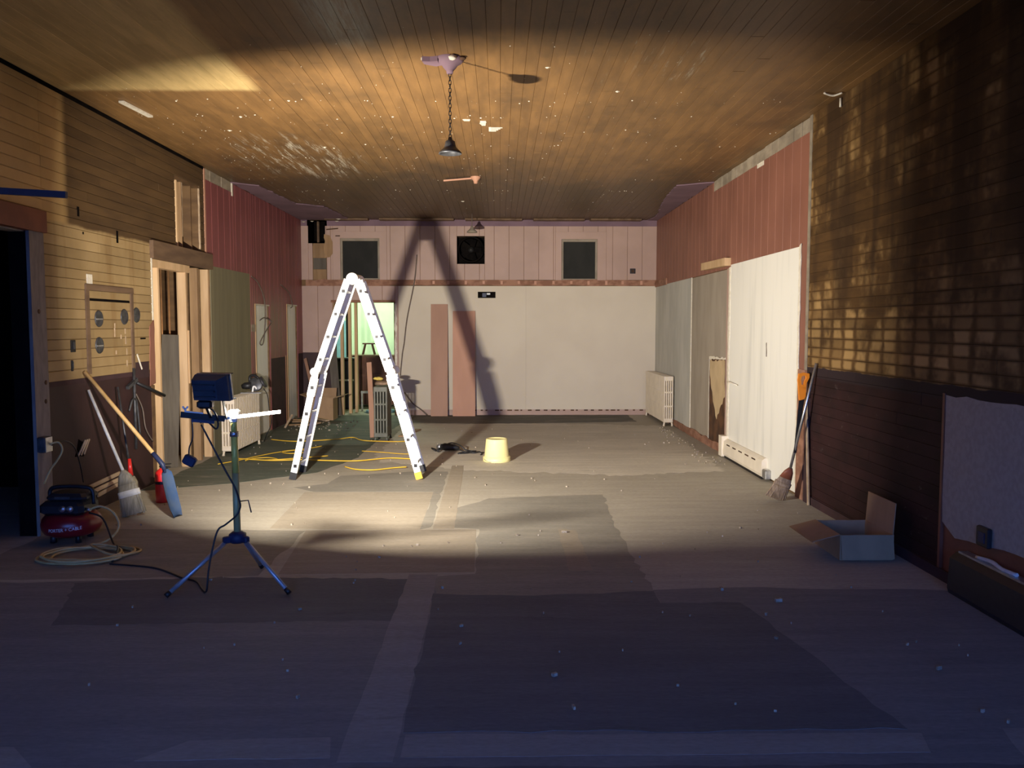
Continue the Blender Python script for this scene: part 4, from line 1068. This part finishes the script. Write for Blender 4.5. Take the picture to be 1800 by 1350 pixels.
# ---- boxes on the back wall
ob = thing('wall_outlet', 'black recessed outlet with blue and white marks on the beige back wall', 'outlet', (-.228, YB - .013, 2.10))
MB().box(-.385, -.071, YB - .020, YB - .012, 2.097, 2.207).build('plate', M['void'], ob)
MB().box(-.305, -.235, YB - .026, YB - .020, 2.115, 2.185).build('blue_box', M['blue'], ob)
MB().box(-.225, -.165, YB - .026, YB - .020, 2.155, 2.185).build('white_tag', M['ptext'], ob)
sb = thing('socket_box', 'small black socket hole high at the right of the back wall', 'socket', (2.377, YB - .012, 2.53))
MB().bevbox(2.328, 2.427, YB - .018, YB - .010, 2.532, 2.622, .003).build('box_rim', M['black'], sb)
MB().box(2.35, 2.405, YB - .022, YB - .018, 2.55, 2.605).build('socket', M['brownhole'], sb)
tag(MB().tube(smooth_path([(-1.464, YB - .02, 2.86), (-1.475, YB - .03, 2.70), (-1.518, YB - .04, 2.34), (-1.645, YB - .03, 1.732), (-1.70, YB - .035, 1.30), (-1.735, YB - .03, 1.10), (-1.775, YB - .03, .715)], 6), .011, 6).build('wire', M['wire']), 'grey cable hanging down the back wall beside the doorway', 'cable')
tag(MB().tube(smooth_path([(-1.70, YB - .10, .42), (-1.55, YB - .09, .22), (-1.40, YB - .06, .10), (-1.30, YB - .10, .012)], 5), .012, 6).build('wire', M['wire']), 'short cable drooping to the floor at the back wall foot', 'cable')
# wires on the burgundy wall
tag(MB().tube(smooth_path([(XL + .02, 12.0, 2.30), (XL + .03, 12.3, 2.22), (XL + .03, 12.6, 2.0), (XL + .025, 12.65, 1.7), (XL + .03, 12.5, 1.35), (XL + .04, 12.3, 1.36), (XL + .06, 12.62, 1.56), (XL + .06, 12.85, 1.66), (XL + .03, 12.6, 1.72), (XL + .03, 12.35, 1.68)], 6), .008, 6).build('wire', M['wire']), 'looped grey cable hanging over the first white wall gap', 'cable')
tag(MB().tube(smooth_path([(XL + .02, 13.6, 2.26), (XL + .03, 14.1, 2.14), (XL + .03, 14.3, 1.95), (XL + .025, 14.2, 1.90)], 6), .007, 6).build('wire', M['wire']), 'short cable above the second white wall gap', 'cable')

# ---- baseboard heater (right wall)
bh = thing('baseboard_heater', 'cream baseboard heater cover under the big white panel', 'heater', (2.77, 9.45, 0))
FX = XR - .022
MB().prism([(FX, .03), (FX - .055, .03), (FX - .065, .06), (FX - .055, .20), (FX - .02, .225), (FX, .225)], lambda a, b, t: (a, t, b), 8.66, 10.16).build('cover', M['heater'], bh, fix=True)
for k in range(5):
    y = 8.88 + k * .25
    MB().box(FX - .0605, FX - .052, y, y + .13, .168, .182).build('slot', M['brownhole'], bh)
MB().box(FX - .08, FX, 10.16, 10.30, .01, .26).build('end_cap', M['heater'], bh)
MB().box(FX - .05, FX - .004, 8.68, 10.14, 0, .03).build('foot_rail', M['blackm'], bh)
MB().bevbox(FX - .06, FX, 8.52, 8.64, .02, .12, .01).build('valve', M['steel'], bh)
# black baseboard heater, near right
b2 = thing('baseboard_heater', 'black baseboard heater under the beige panel at lower right', 'heater', (2.75, 4.0, 0))
MB().prism([(XR - .018, 0), (XR - .11, 0), (XR - .12, .03), (XR - .11, .215), (XR - .07, .25), (XR - .018, .25)], lambda a, b, t: (a, t, b), 2.3, 4.93).build('cover', M['black'], b2, fix=True)
MB().box(XR - .075, XR - .018, 2.3, 4.9, .25, .262).build('top_grille', M['steel'], b2)
MB().tube(smooth_path([(XR - .05, 4.75, .265), (XR - .04, 4.62, .275), (XR - .055, 4.5, .268), (XR - .045, 4.38, .27)], 4), .012, 6).build('dust_roll', M['whiteband'], b2)
o2 = thing('outlet_box', 'black outlet box at the bottom of the beige panel', 'outlet', (XR - .02, 4.72, .35))
MB().bevbox(XR - .045, XR - .016, 4.66, 4.78, .335, .45, .006).build('box', M['black'], o2)
MB().box(XR - .050, XR - .045, 4.69, 4.75, .36, .42).build('socket', M['blue'], o2)

# ---- broom, handsaw and strips in the right corner
def broom(name, label, top_, neck, base, wv, hm_, sm_, cm_, w0, w1, thk=.035, group='brooms'):
    top_, neck, base = Vector(top_), Vector(neck), Vector(base)
    t = thing(name, label, 'broom', (base.x, base.y, 0), group)
    MB().tube([neck, top_], .013, 10).build('handle', M[hm_], t)
    d = (base - neck); L = d.length; d.normalize()
    wv = Vector(wv); wv = (wv - d * wv.dot(d)).normalized(); tv = d.cross(wv)
    def ringp(s, w_, th):
        c = neck + d * L * s
        return [c + wv * (w_ / 2 * math.copysign(abs(math.cos(a)) ** .7, math.cos(a))) + tv * (th / 2 * math.sin(a)) for a in [2 * PI * k / 14 for k in range(14)]]
    def loft(rs, nm, m):
        mb = MB(); vs_ = [p for r in rs for p in r]; fs = []
        for i in range(len(rs) - 1):
            for k in range(14): fs.append((i * 14 + k, i * 14 + (k + 1) % 14, (i + 1) * 14 + (k + 1) % 14, (i + 1) * 14 + k))
        mb.add(vs_, fs, True)
        mb.f.append(tuple(range(13, -1, -1))); mb.sm.append(False)
        mb.f.append(tuple((len(rs) - 1) * 14 + k for k in range(14))); mb.sm.append(False)
        return mb.build(nm, M[m], t, fix=True)
    loft([ringp(-.05, .035, .035), ringp(.08, w0 * .7, thk * 1.2), ringp(.28, w0, thk * 1.2)], 'shoulder', cm_)
    loft([ringp(.28, w0 * .98, thk * 1.15), ringp(.5, (w0 + w1) / 2, thk * 1.1), ringp(.97, w1, thk)], 'bristles', sm_)
    bs = MB(); r = random.Random(3)
    for k in range(40):
        u = r.uniform(-.5, .5); v = r.uniform(-.4, .4)
        a = neck + d * L * .4 + wv * u * w0 + tv * v * thk; b = neck + d * L * r.uniform(.96, 1.0) + wv * u * w1 * 1.05 + tv * v * thk * 1.3
        b.z = max(b.z, .004)
        bs.bar(a, b, .004, .004)
    bs.build('straws', M[sm_], t)
    loft([ringp(.42, (w0 * 1.02 + w1) / 2 * 1.03, thk * 1.25), ringp(.56, (w0 + w1) / 2 * 1.07, thk * 1.22)], 'binding', 'whiteband' if sm_ == 'straw' else 'strawb')
    return t
broom('broom', 'push broom with steel handle leaning on the right wall corner', (2.775, 7.33, 1.275), (2.635, 7.53, .30), (2.53, 7.62, .012), (1, -.1, .0), 'steel', 'strawb', 'redtrim', .12, .19)
broom('broom', 'straw broom with white band and grey handle by the left wall', (-3.47, 7.14, 1.06), (-3.165, 7.07, .37), (-3.065, 7.03, .012), (1, .1, 0), 'whiteband', 'straw', 'straw', .15, .20, .06)
hs = thing('hand_saw', 'handsaw with orange handle leaning behind the right broom', 'saw', (2.69, 7.48, .46))
fR = lambda a, b, t: (a, 7.47 + t, b)
def saw_ring(o_, i_):
    n_ = len(o_); mb = MB()
    mb.add([fR(a, b, 0) for a, b in o_ + i_] + [fR(a, b, .026) for a, b in o_ + i_],
           [(k, (k + 1) % n_, n_ + (k + 1) % n_, n_ + k) for k in range(n_)] + [(2 * n_ + k, 3 * n_ + k, 3 * n_ + (k + 1) % n_, 2 * n_ + (k + 1) % n_) for k in range(n_)] +
           [(k, 2 * n_ + k, 2 * n_ + (k + 1) % n_, (k + 1) % n_) for k in range(n_)] + [(n_ + k, n_ + (k + 1) % n_, 3 * n_ + (k + 1) % n_, 3 * n_ + k) for k in range(n_)])
    return mb
saw_ring([(2.675, 1.05), (2.668, 1.12), (2.676, 1.175), (2.72, 1.185), (2.768, 1.175), (2.770, 1.14), (2.745, 1.09), (2.742, 1.045)],
         [(2.700, 1.075), (2.694, 1.12), (2.700, 1.150), (2.72, 1.158), (2.738, 1.155), (2.742, 1.135), (2.724, 1.10), (2.722, 1.075)]).build('handle', M['orange'], hs, fix=True)
MB().prism([(2.675, 1.05), (2.742, 1.048), (2.740, .97), (2.725, .945), (2.685, .935)], fR, 0, .026).build('grip_base', M['orange'], hs, fix=True)
MB().prism([(2.685, .95), (2.735, .96), (2.672, .46), (2.648, .46)], fR, .010, .015).build('blade', M['blackm'], hs, fix=True)
leaning('wood_strip', 'long pale wood strip leaning in the right wall corner', 'wood strip', (XR - .05, 7.40, .0), (XR - .045, 7.53, 1.0), .030, .012, 'lath', (1, 0, 0))

# ---- left group: shovel, extinguisher, compressor, hose
sv = thing('shovel', 'shovel with ash handle and blue steel blade leaning on the left wall', 'shovel', (-2.72, 6.97, 0))
A, Bp, Tp = Vector((-3.475, 7.10, 1.215)), Vector((-2.825, 7.04, .44)), Vector((-2.70, 7.0, .004))
d1_ = (Bp - A).normalized()
MB().tube([A, Bp - d1_ * .10], .0165, 12).build('handle', M['handle'], sv)
MB().tube([Bp - d1_ * .13, Bp, Bp + (Tp - Bp).normalized() * .07], [.019, .021, .012], 12).build('socket', M['blue'], sv)
db_ = (Tp - Bp); Lb = db_.length; db_.normalize()
wv = Vector((.17, .98, 0)); wv = (wv - db_ * wv.dot(db_)).normalized(); nv = db_.cross(wv)
vs_, fs = [], []
prof = [(.06, .02), (.09, .07), (.14, .084), (.3, .086), (.4, .08), (.47, .06), (Lb * .995, .012)]
mm = 7
for (s, hw) in prof:
    for j in range(mm):
        u = -1 + 2 * j / (mm - 1)
        vs_.append(Bp + db_ * s + wv * hw * u + nv * (.03 * (u * u) - .012 - .02 * math.sin(s * 5)))
nb = len(vs_)
vs_ += [v + nv * .003 for v in vs_]
for i in range(len(prof) - 1):
    for j in range(mm - 1):
        q = (i * mm + j, i * mm + j + 1, (i + 1) * mm + j + 1, (i + 1) * mm + j)
        fs.append(q); fs.append(tuple(nb + k for k in reversed(q)))
zmin = min(v.z for v in vs_)
vs_ = [v - Vector((0, 0, min(0, zmin))) if zmin < 0 else v for v in vs_]
MB().add(vs_, fs, True).build('blade', M['shovel'], sv)

fe = thing('fire_extinguisher', 'red fire extinguisher on the floor by the left wall', 'extinguisher', (-3.07, 7.63, 0))
MB().lathe([(0, 0), (.058, 0), (.062, .01), (.062, .245), (.055, .275), (.035, .298), (.02, .305), (.02, .315), (0, .315)], (-3.07, 7.63, 0), 24).build('cylinder', M['redp'], fe)
MB().lathe([(0, .31), (.018, .31), (.022, .335), (0, .345)], (-3.07, 7.63, 0), 12).build('valve', M['black'], fe)
MB().bar((-3.09, 7.63, .345), (-2.985, 7.62, .352), .022, .010).build('lever', M['black'], fe)
MB().bar((-3.09, 7.63, .327), (-2.99, 7.62, .322), .022, .010).build('lever', M['black'], fe)
MB().tube(smooth_path([(-3.05, 7.62, .33), (-3.0, 7.59, .30), (-2.99, 7.585, .20), (-3.0, 7.59, .12)], 4), .009, 6).build('hose', M['black'], fe)
MB().lathe([(.0625, .17), (.0632, .175), (.0632, .19), (.0625, .195)], (-3.07, 7.63, 0), 24).build('strap', M['black'], fe)

cp = thing('air_compressor', 'red pancake air compressor with black motor cover by the left doorway', 'compressor', (-3.21, 6.28, 0))
CC = (-3.21, 6.28, 0)
MB().lathe([(0, .045), (.14, .045), (.185, .065), (.205, .10), (.208, .135), (.200, .17), (.175, .20), (.13, .215), (0, .215)], CC, 36).build('tank', M['tank'], cp)
for k in range(4):
    a = PI / 4 + k * PI / 2
    MB().tube([(CC[0] + .13 * math.cos(a), CC[1] + .13 * math.sin(a), .06), (CC[0] + .13 * math.cos(a), CC[1] + .13 * math.sin(a), 0)], [.02, .024], 10).build('foot', M['black'], cp)
MB().bevbox(-3.385, -3.06, 6.14, 6.42, .20, .31, .03).build('motor_cover', M['black'], cp)
MB().bevbox(-3.345, -3.05, 6.17, 6.40, .30, .365, .025).build('motor_cover', M['black'], cp)
MB().tube(smooth_path([(-3.36, 6.28, .30), (-3.36, 6.28, .375), (-3.30, 6.28, .40), (-3.12, 6.28, .40), (-3.05, 6.28, .375), (-3.04, 6.28, .27)], 5), .016, 8).build('carry_handle', M['black'], cp)
for k in range(2):
    MB().lathe([(0, 0), (.022, 0), (.024, .012), (0, .014)], (0, 0, 0), 16, Matrix.Translation((-3.20 + .055 * k, 6.138, .262)) @ Matrix.Rotation(PI / 2, 4, 'X')).build('gauge', M['steel'], cp)
MB().tube([(-3.06, 6.19, .25), (-3.015, 6.17, .25)], .012, 8).build('outlet_valve', M['steel'], cp)
MB().bar((-3.27, 6.162, .338), (-3.16, 6.162, .338), .006, .018).build('vent_slot', M['darkgrey'], cp)
tc = bpy.data.curves.new('compressor_text', 'FONT')
tc.body = 'PORTER + CABLE'; tc.size = .034; tc.align_x = 'CENTER'; tc.extrude = .0006
to = bpy.data.objects.new('compressor_text', tc); link(to)
bpy.context.view_layer.update()
tme = bpy.data.meshes.new_from_object(to.evaluated_get(bpy.context.evaluated_depsgraph_get()))
bpy.data.objects.remove(to)
for v in tme.vertices:     # wrap the lettering round the tank
    x, zz, dd = v.co.x * .9, v.co.y, v.co.z
    ang = -PI / 2 + .22 + x / .21
    z_ = .108 + zz + x * .06
    r_ = .2085 + dd + .0005
    v.co = (CC[0] + r_ * math.cos(ang), CC[1] + r_ * math.sin(ang), z_)
tme.materials.clear(); tme.materials.append(M['ptext'])
o = bpy.data.objects.new('lettering', tme); link(o); o.parent = cp; o.matrix_parent_inverse = Matrix.Translation(-cp.location)
o['label'] = 'white lettering PORTER + CABLE'

hp = [(-3.02, 6.17, .25), (-2.95, 6.19, .27), (-2.86, 6.20, .22), (-2.81, 6.17, .12), (-2.86, 6.08, .04), (-3.0, 6.0, .012)]
r = random.Random(5)
for k in range(44):
    a = 2.4 + k * 2 * PI / 11
    rr = .27 + .05 * math.sin(k * .9) + r.uniform(-.012, .012)
    hp.append((-2.86 + rr * math.cos(a) * 1.0, 5.78 + rr * math.sin(a) * .72, .010 + .008 * (k // 11)))
hp += [(-2.66, 5.72, .035), (-2.55, 5.82, .02), (-2.56, 5.95, .009), (-2.66, 6.02, .009)]
tag(MB().tube(smooth_path(hp, 4), .0085, 6).build('air_hose', M['hose']), 'tan air hose coiled on the floor in front of the compressor', 'hose')
tag(MB().tube(smooth_path([(-3.04, 6.2, .22), (-2.93, 6.18, .18), (-2.80, 6.05, .03), (-2.70, 5.90, .045), (-2.64, 5.74, .03), (-2.62, 5.64, .008)], 5), .007, 6).build('power_cord', M['black']), 'black power cord running from the compressor over the coiled hose', 'cord')

# electrical box with cords on the left jamb
eb = thing('electrical_box', 'grey electrical box with cords on the left door jamb', 'electrical box', (XL + .05, 6.42, .66))
MB().bevbox(XL + .022, XL + .085, 6.365, 6.47, .64, .76, .008).build('box', M['darkgrey'], eb)
MB().box(XL + .085, XL + .09, 6.37, 6.465, .645, .755).build('cover_plate', M['steel'], eb)
MB().tube(smooth_path([(XL + .09, 6.43, .70), (XL + .14, 6.46, .71), (XL + .16, 6.47, .65), (XL + .13, 6.46, .58), (XL + .08, 6.44, .50), (XL + .05, 6.40, .40)], 5), .008, 6).build('cord', M['hose'], eb)
MB().tube(smooth_path([(XL + .09, 6.45, .69), (XL + .12, 6.60, .70), (XL + .10, 6.78, .62), (XL + .07, 6.92, .45), (XL + .05, 7.0, .30)], 5), .006, 6).build('cord', M['black'], eb)
# switch boxes
for (y, z, w_, h_, lab) in [(6.97, 1.435, .075, .10, 'dark switch box in the yellow boards beside the left jamb'), (6.945, 1.275, .03, .09, 'small narrow wall socket below the switch box')]:
    s_ = thing('switch_box', lab, 'switch', (XL + .016, y, z))
    MB().bevbox(XL + .014, XL + .024, y - w_ / 2, y + w_ / 2, z - h_ / 2, z + h_ / 2, .003).build('box', M['blackm'], s_)
    MB().box(XL + .024, XL + .030, y - w_ * .15, y + w_ * .25, z - h_ * .25, z + h_ * .35).build('toggle', M['darkgrey'], s_)
# round caps on the boards
for (y, z, lab) in [(7.434, 1.664, 'round grey cap, upper left inside the old wall frame'), (7.428, 1.431, 'round grey cap, lower left inside the old wall frame'), (7.936, 1.685, 'round dark cap just inside the right frame strip'), (8.20, 1.705, 'round dark cap just outside the right frame strip')]:
    rc = thing('round_cap', lab, 'cap', (XL + .016, y, z), 'round caps on the yellow boards')
    Mr = Matrix.Translation((XL + .015, y, z)) @ Matrix.Rotation(PI / 2, 4, 'Y')
    MB().lathe([(0, .008), (.055, .008), (.068, .012), (.073, .006), (.073, 0)], (0, 0, 0), 24, Mr).build('disc', M['darkgrey'], rc)
    MB().bar((XL + .026, y - .06, z - .004), (XL + .026, y + .06, z - .004), .004, .012).build('crossbar', M['steel'] if y < 7.6 else M['darkgrey'], rc)
# conduit, bracket, cables and red-handled mop by the framed opening
cd = thing('conduit', 'grey vertical conduit with bracket on the maroon left wall', 'pipe', (XL + .03, 8.08, .35))
MB().tube([(XL + .03, 8.08, 1.20), (XL + .03, 8.08, .42)], .014, 8).build('pipe', M['darkgrey'], cd)
MB().bar((XL + .03, 7.93, 1.02), (XL + .035, 8.12, 1.09), .03, .03).build('bracket', M['darkgrey'], cd)
MB().tube(smooth_path([(XL + .04, 7.93, .80), (XL + .05, 7.98, .90), (XL + .05, 8.06, .90), (XL + .045, 8.10, .80), (XL + .045, 8.14, .55)], 5), .010, 6).build('hook_cable', M['darkgrey'], cd)
MB().tube(smooth_path([(XL + .04, 8.09, .95), (XL + .05, 8.2, .80), (XL + .05, 8.26, .60), (XL + .05, 8.42, .45)], 5), .006, 6).build('cable', M['wire'], cd)
tag(MB().tube([(XL + .035, 8.11, 1.06), (XL + .14, 8.52, .90)], .016, 8).build('black_pipe', M['black']), 'short black pipe slanting out beside the framed opening', 'pipe')
mp = thing('mop', 'mop with thin dark handle and red collar behind the straw broom', 'mop', (-3.28, 7.45, 0))
MB().tube([(-3.30, 7.49, .36), (-3.44, 7.62, 1.05)], .010, 8).build('handle', M['darkgrey'], mp)
MB().tube([(-3.285, 7.475, .27), (-3.30, 7.49, .42)], [.022, .014], 10).build('collar', M['redp'], mp)
lump(MB(), -3.275, 7.46, .14, .07, .06, .14, 12).build('mop_head', M['straw'], mp)
# dusk-tinted bar reaching out from the left wall near the top
tag(MB().bar((XL + .012, 5.6, 2.492), (-2.82, 5.6, 2.452), .03, .042).build('bracket_arm', M['duskbar']), 'dusk-tinted steel arm sticking out high on the left wall', 'bracket')

# ---- yellow extension cords on the floor
def cord(pts, m, label, rad=.0075, nm='extension_cord'):
    tag(MB().tube(smooth_path([(x, y, z if z else rad + .009) for (x, y, z) in [(p + (0,))[:3] for p in pts]], 7), rad, 6).build(nm, M[m]), label, 'cord')
cord([(-3.15, 10.05), (-2.7, 9.9), (-2.35, 9.95), (-2.13, 9.90), (-1.7, 9.85), (-1.35, 10.05), (-1.08, 10.0), (-.95, 9.95)], 'cordy', 'yellow extension cord running across the floor between the ladder feet')
cord([(-3.2, 11.75), (-2.8, 11.55), (-2.3, 11.75), (-2.1, 11.95), (-1.95, 11.7), (-1.80, 11.58), (-1.4, 11.5), (-1.2, 11.62)], 'cordy', 'yellow extension cord passing behind the ladder by the dark radiator')
cord([(-3.24, 9.65), (-3.1, 9.9), (-2.9, 10.35), (-2.75, 10.6), (-2.55, 10.75), (-2.45, 10.55), (-2.62, 10.45), (-2.75, 10.62), (-2.5, 10.85), (-2.35, 11.1)], 'cordy', 'yellow cord with a small loop near the left radiator', .006)
cord([(-3.0, 9.9), (-2.95, 10.05), (-2.8, 10.12), (-2.65, 10.0), (-2.8, 9.93), (-2.62, 9.98), (-2.4, 10.1), (-2.1, 10.25)], 'cordy', 'thin yellow cord coiling left of the ladder', .006)
cord([(-1.75, 9.45), (-1.6, 9.27), (-1.4, 9.22), (-1.2, 9.35), (-1.05, 9.42)], 'cordy', 'short curved yellow cord under the ladder right leg', .007)
cord([(-1.75, 10.65), (-1.5, 10.55), (-1.2, 10.4), (-1.0, 10.42)], 'cordy', 'thin tan cord between the radiator and the ladder right leg', .005)
cord([(-3.23, 10.2), (-3.20, 10.22, .02), (-3.205, 10.22, .15)], 'cordy', 'yellow cord end standing up at the left radiator foot', .007)

# ---- things in the back room
for (x, y, w_, lab) in [(-2.83, 15.17, .05, 'bare stud just inside the back doorway, leftmost'), (-2.735, 15.42, .05, 'bare stud in the back room, middle one'), (-2.655, 15.62, .05, 'bare stud in the back room, rightmost')]:
    tag(MB().box(x - w_ / 2, x + w_ / 2, y, y + .09, 0, H).build('wall_stud', M['stud']), lab, 'stud', 'studs in the back room')
tag(MB().tube([(-3.05, 17.0, 0), (-3.05, 17.0, 1.7), (-3.05, 17.0, 2.3)], .035, 10).build('black_post', M['black']), 'black post behind the studs in the back room', 'post')
cr = thing('crate', 'brown wooden crate in the back room below the stool', 'crate', (-2.55, 16.9, 0))
MB().box(-2.98, -2.0, 16.7, 17.2, .04, 1.0).build('body', M['brownbox'], cr)
for k in range(4):
    MB().box(-2.97 + k * .30, -2.93 + k * .30, 16.675, 16.70, .04, 1.0).build('batten', M['brownbox'], cr)
MB().box(-3.0, -1.98, 16.68, 17.22, .98, 1.02).build('lid', M['beam'], cr)
for z in (.25, .60):
    MB().box(-2.99, -1.99, 16.66, 16.68, z, z + .05).build('rail', M['brownbox'], cr)
bx = thing('black_bin', 'tall black bin behind the studs in the back room', 'bin', (-3.1, 16.2, 0))
MB().bevbox(-3.2, -2.80, 16.15, 16.55, 0, .95, .02).build('body', M['black'], bx)
MB().bevbox(-3.22, -2.78, 16.13, 16.57, .95, .99, .01).build('lid', M['black'], bx)
MB().box(-3.21, -2.79, 16.12, 16.15, .55, .58).build('white_band', M['whiteband'], bx)
stl = thing('stool', 'small dark step stool on top of the brown crate', 'stool', (-2.62, 16.9, 1.02))
MB().box(-2.73, -2.50, 16.82, 16.98, 1.235, 1.26).build('seat', M['brownbox'], stl)
for sx in (-1, 1):
    for sy in (-1, 1):
        MB().bar((-2.615 + sx * .07, 16.9 + sy * .05, 1.235), (-2.615 + sx * .12, 16.9 + sy * .07, 1.03), .025, .02).build('leg', M['brownbox'], stl)
tag(MB().box(-2.62, -2.05, 15.9, 15.93, .33, .37).build('white_rail', M['whiteband']), 'white horizontal rail low in the back doorway', 'rail')
for x in (-2.60, -2.07):
    MB().box(x - .015, x + .015, 15.9, 15.93, 0, .33).build('post', M['whiteband'], bpy.data.objects['white_rail'])
sh_ = MB(); lump(sh_, -2.22, 15.58, .02, .32, .20, .06, 9, 14, 6)
tag(sh_.build('plastic_sheet', M['bluewall']), 'crumpled pale blue plastic sheet on the back room floor', 'sheet')
fx = thing('ceiling_fixture', 'fluorescent ceiling fixture in the back room', 'light', (-2.9, 17.8, 3.3))
MB().bevbox(-3.5, -2.3, 17.7, 17.9, 3.36, H + .02, .01).build('housing', M['hinge'], fx)
l2 = bpy.data.lights.new('fluorescent', 'AREA'); l2.shape = 'RECTANGLE'; l2.size = 1.15; l2.size_y = .16; l2.energy = 130; l2.color = (.78, 1.0, .72)
o = bpy.data.objects.new('fluorescent', l2); link(o); o.location = (-2.9, 17.8, 3.35); o.parent = fx; o.matrix_parent_inverse = Matrix.Translation(-fx.location)

# ---- crumbs on the floor (uncountable)
dbm = MB(); r = random.Random(11)
def chip(x, y, s):
    if (2.0 < x and 5.55 < y < 6.2) or (x < -2.6 and (14.1 < y or y < 6.7)): return
    a = r.uniform(0, PI); h_ = s * r.uniform(.25, .6)
    Mx = Matrix.Translation((x, y, .010)) @ Matrix.Rotation(a, 4, 'Z')
    dbm.box(-s, s, -s * r.uniform(.3, .8), s * r.uniform(.3, .8), -.012, h_, Mx)
for k in range(220): chip(r.uniform(-3.3, 2.6), r.uniform(3.2, 13.5), r.choice((.003, .004, .005, .006, .009)))
for k in range(60): chip(2.62 - abs(r.gauss(0, .16)), r.uniform(9.6, 13.2), r.choice((.005, .007, .011)))
for k in range(60): chip(r.uniform(-3.3, -2.3), r.uniform(12.8, 14.4), r.choice((.008, .012, .016)))
for (x, y, s) in [(.25, 3.75, .013), (.31, 3.42, .012), (1.62, 4.78, .02), (.5, 6.43, .02), (1.35, 5.0, .018), (2.05, 3.8, .014)]: chip(x, y, s)
tag(dbm.build('floor_debris', M['debris']), 'scattered plaster crumbs and wood chips on the floor', 'debris', kind='stuff')
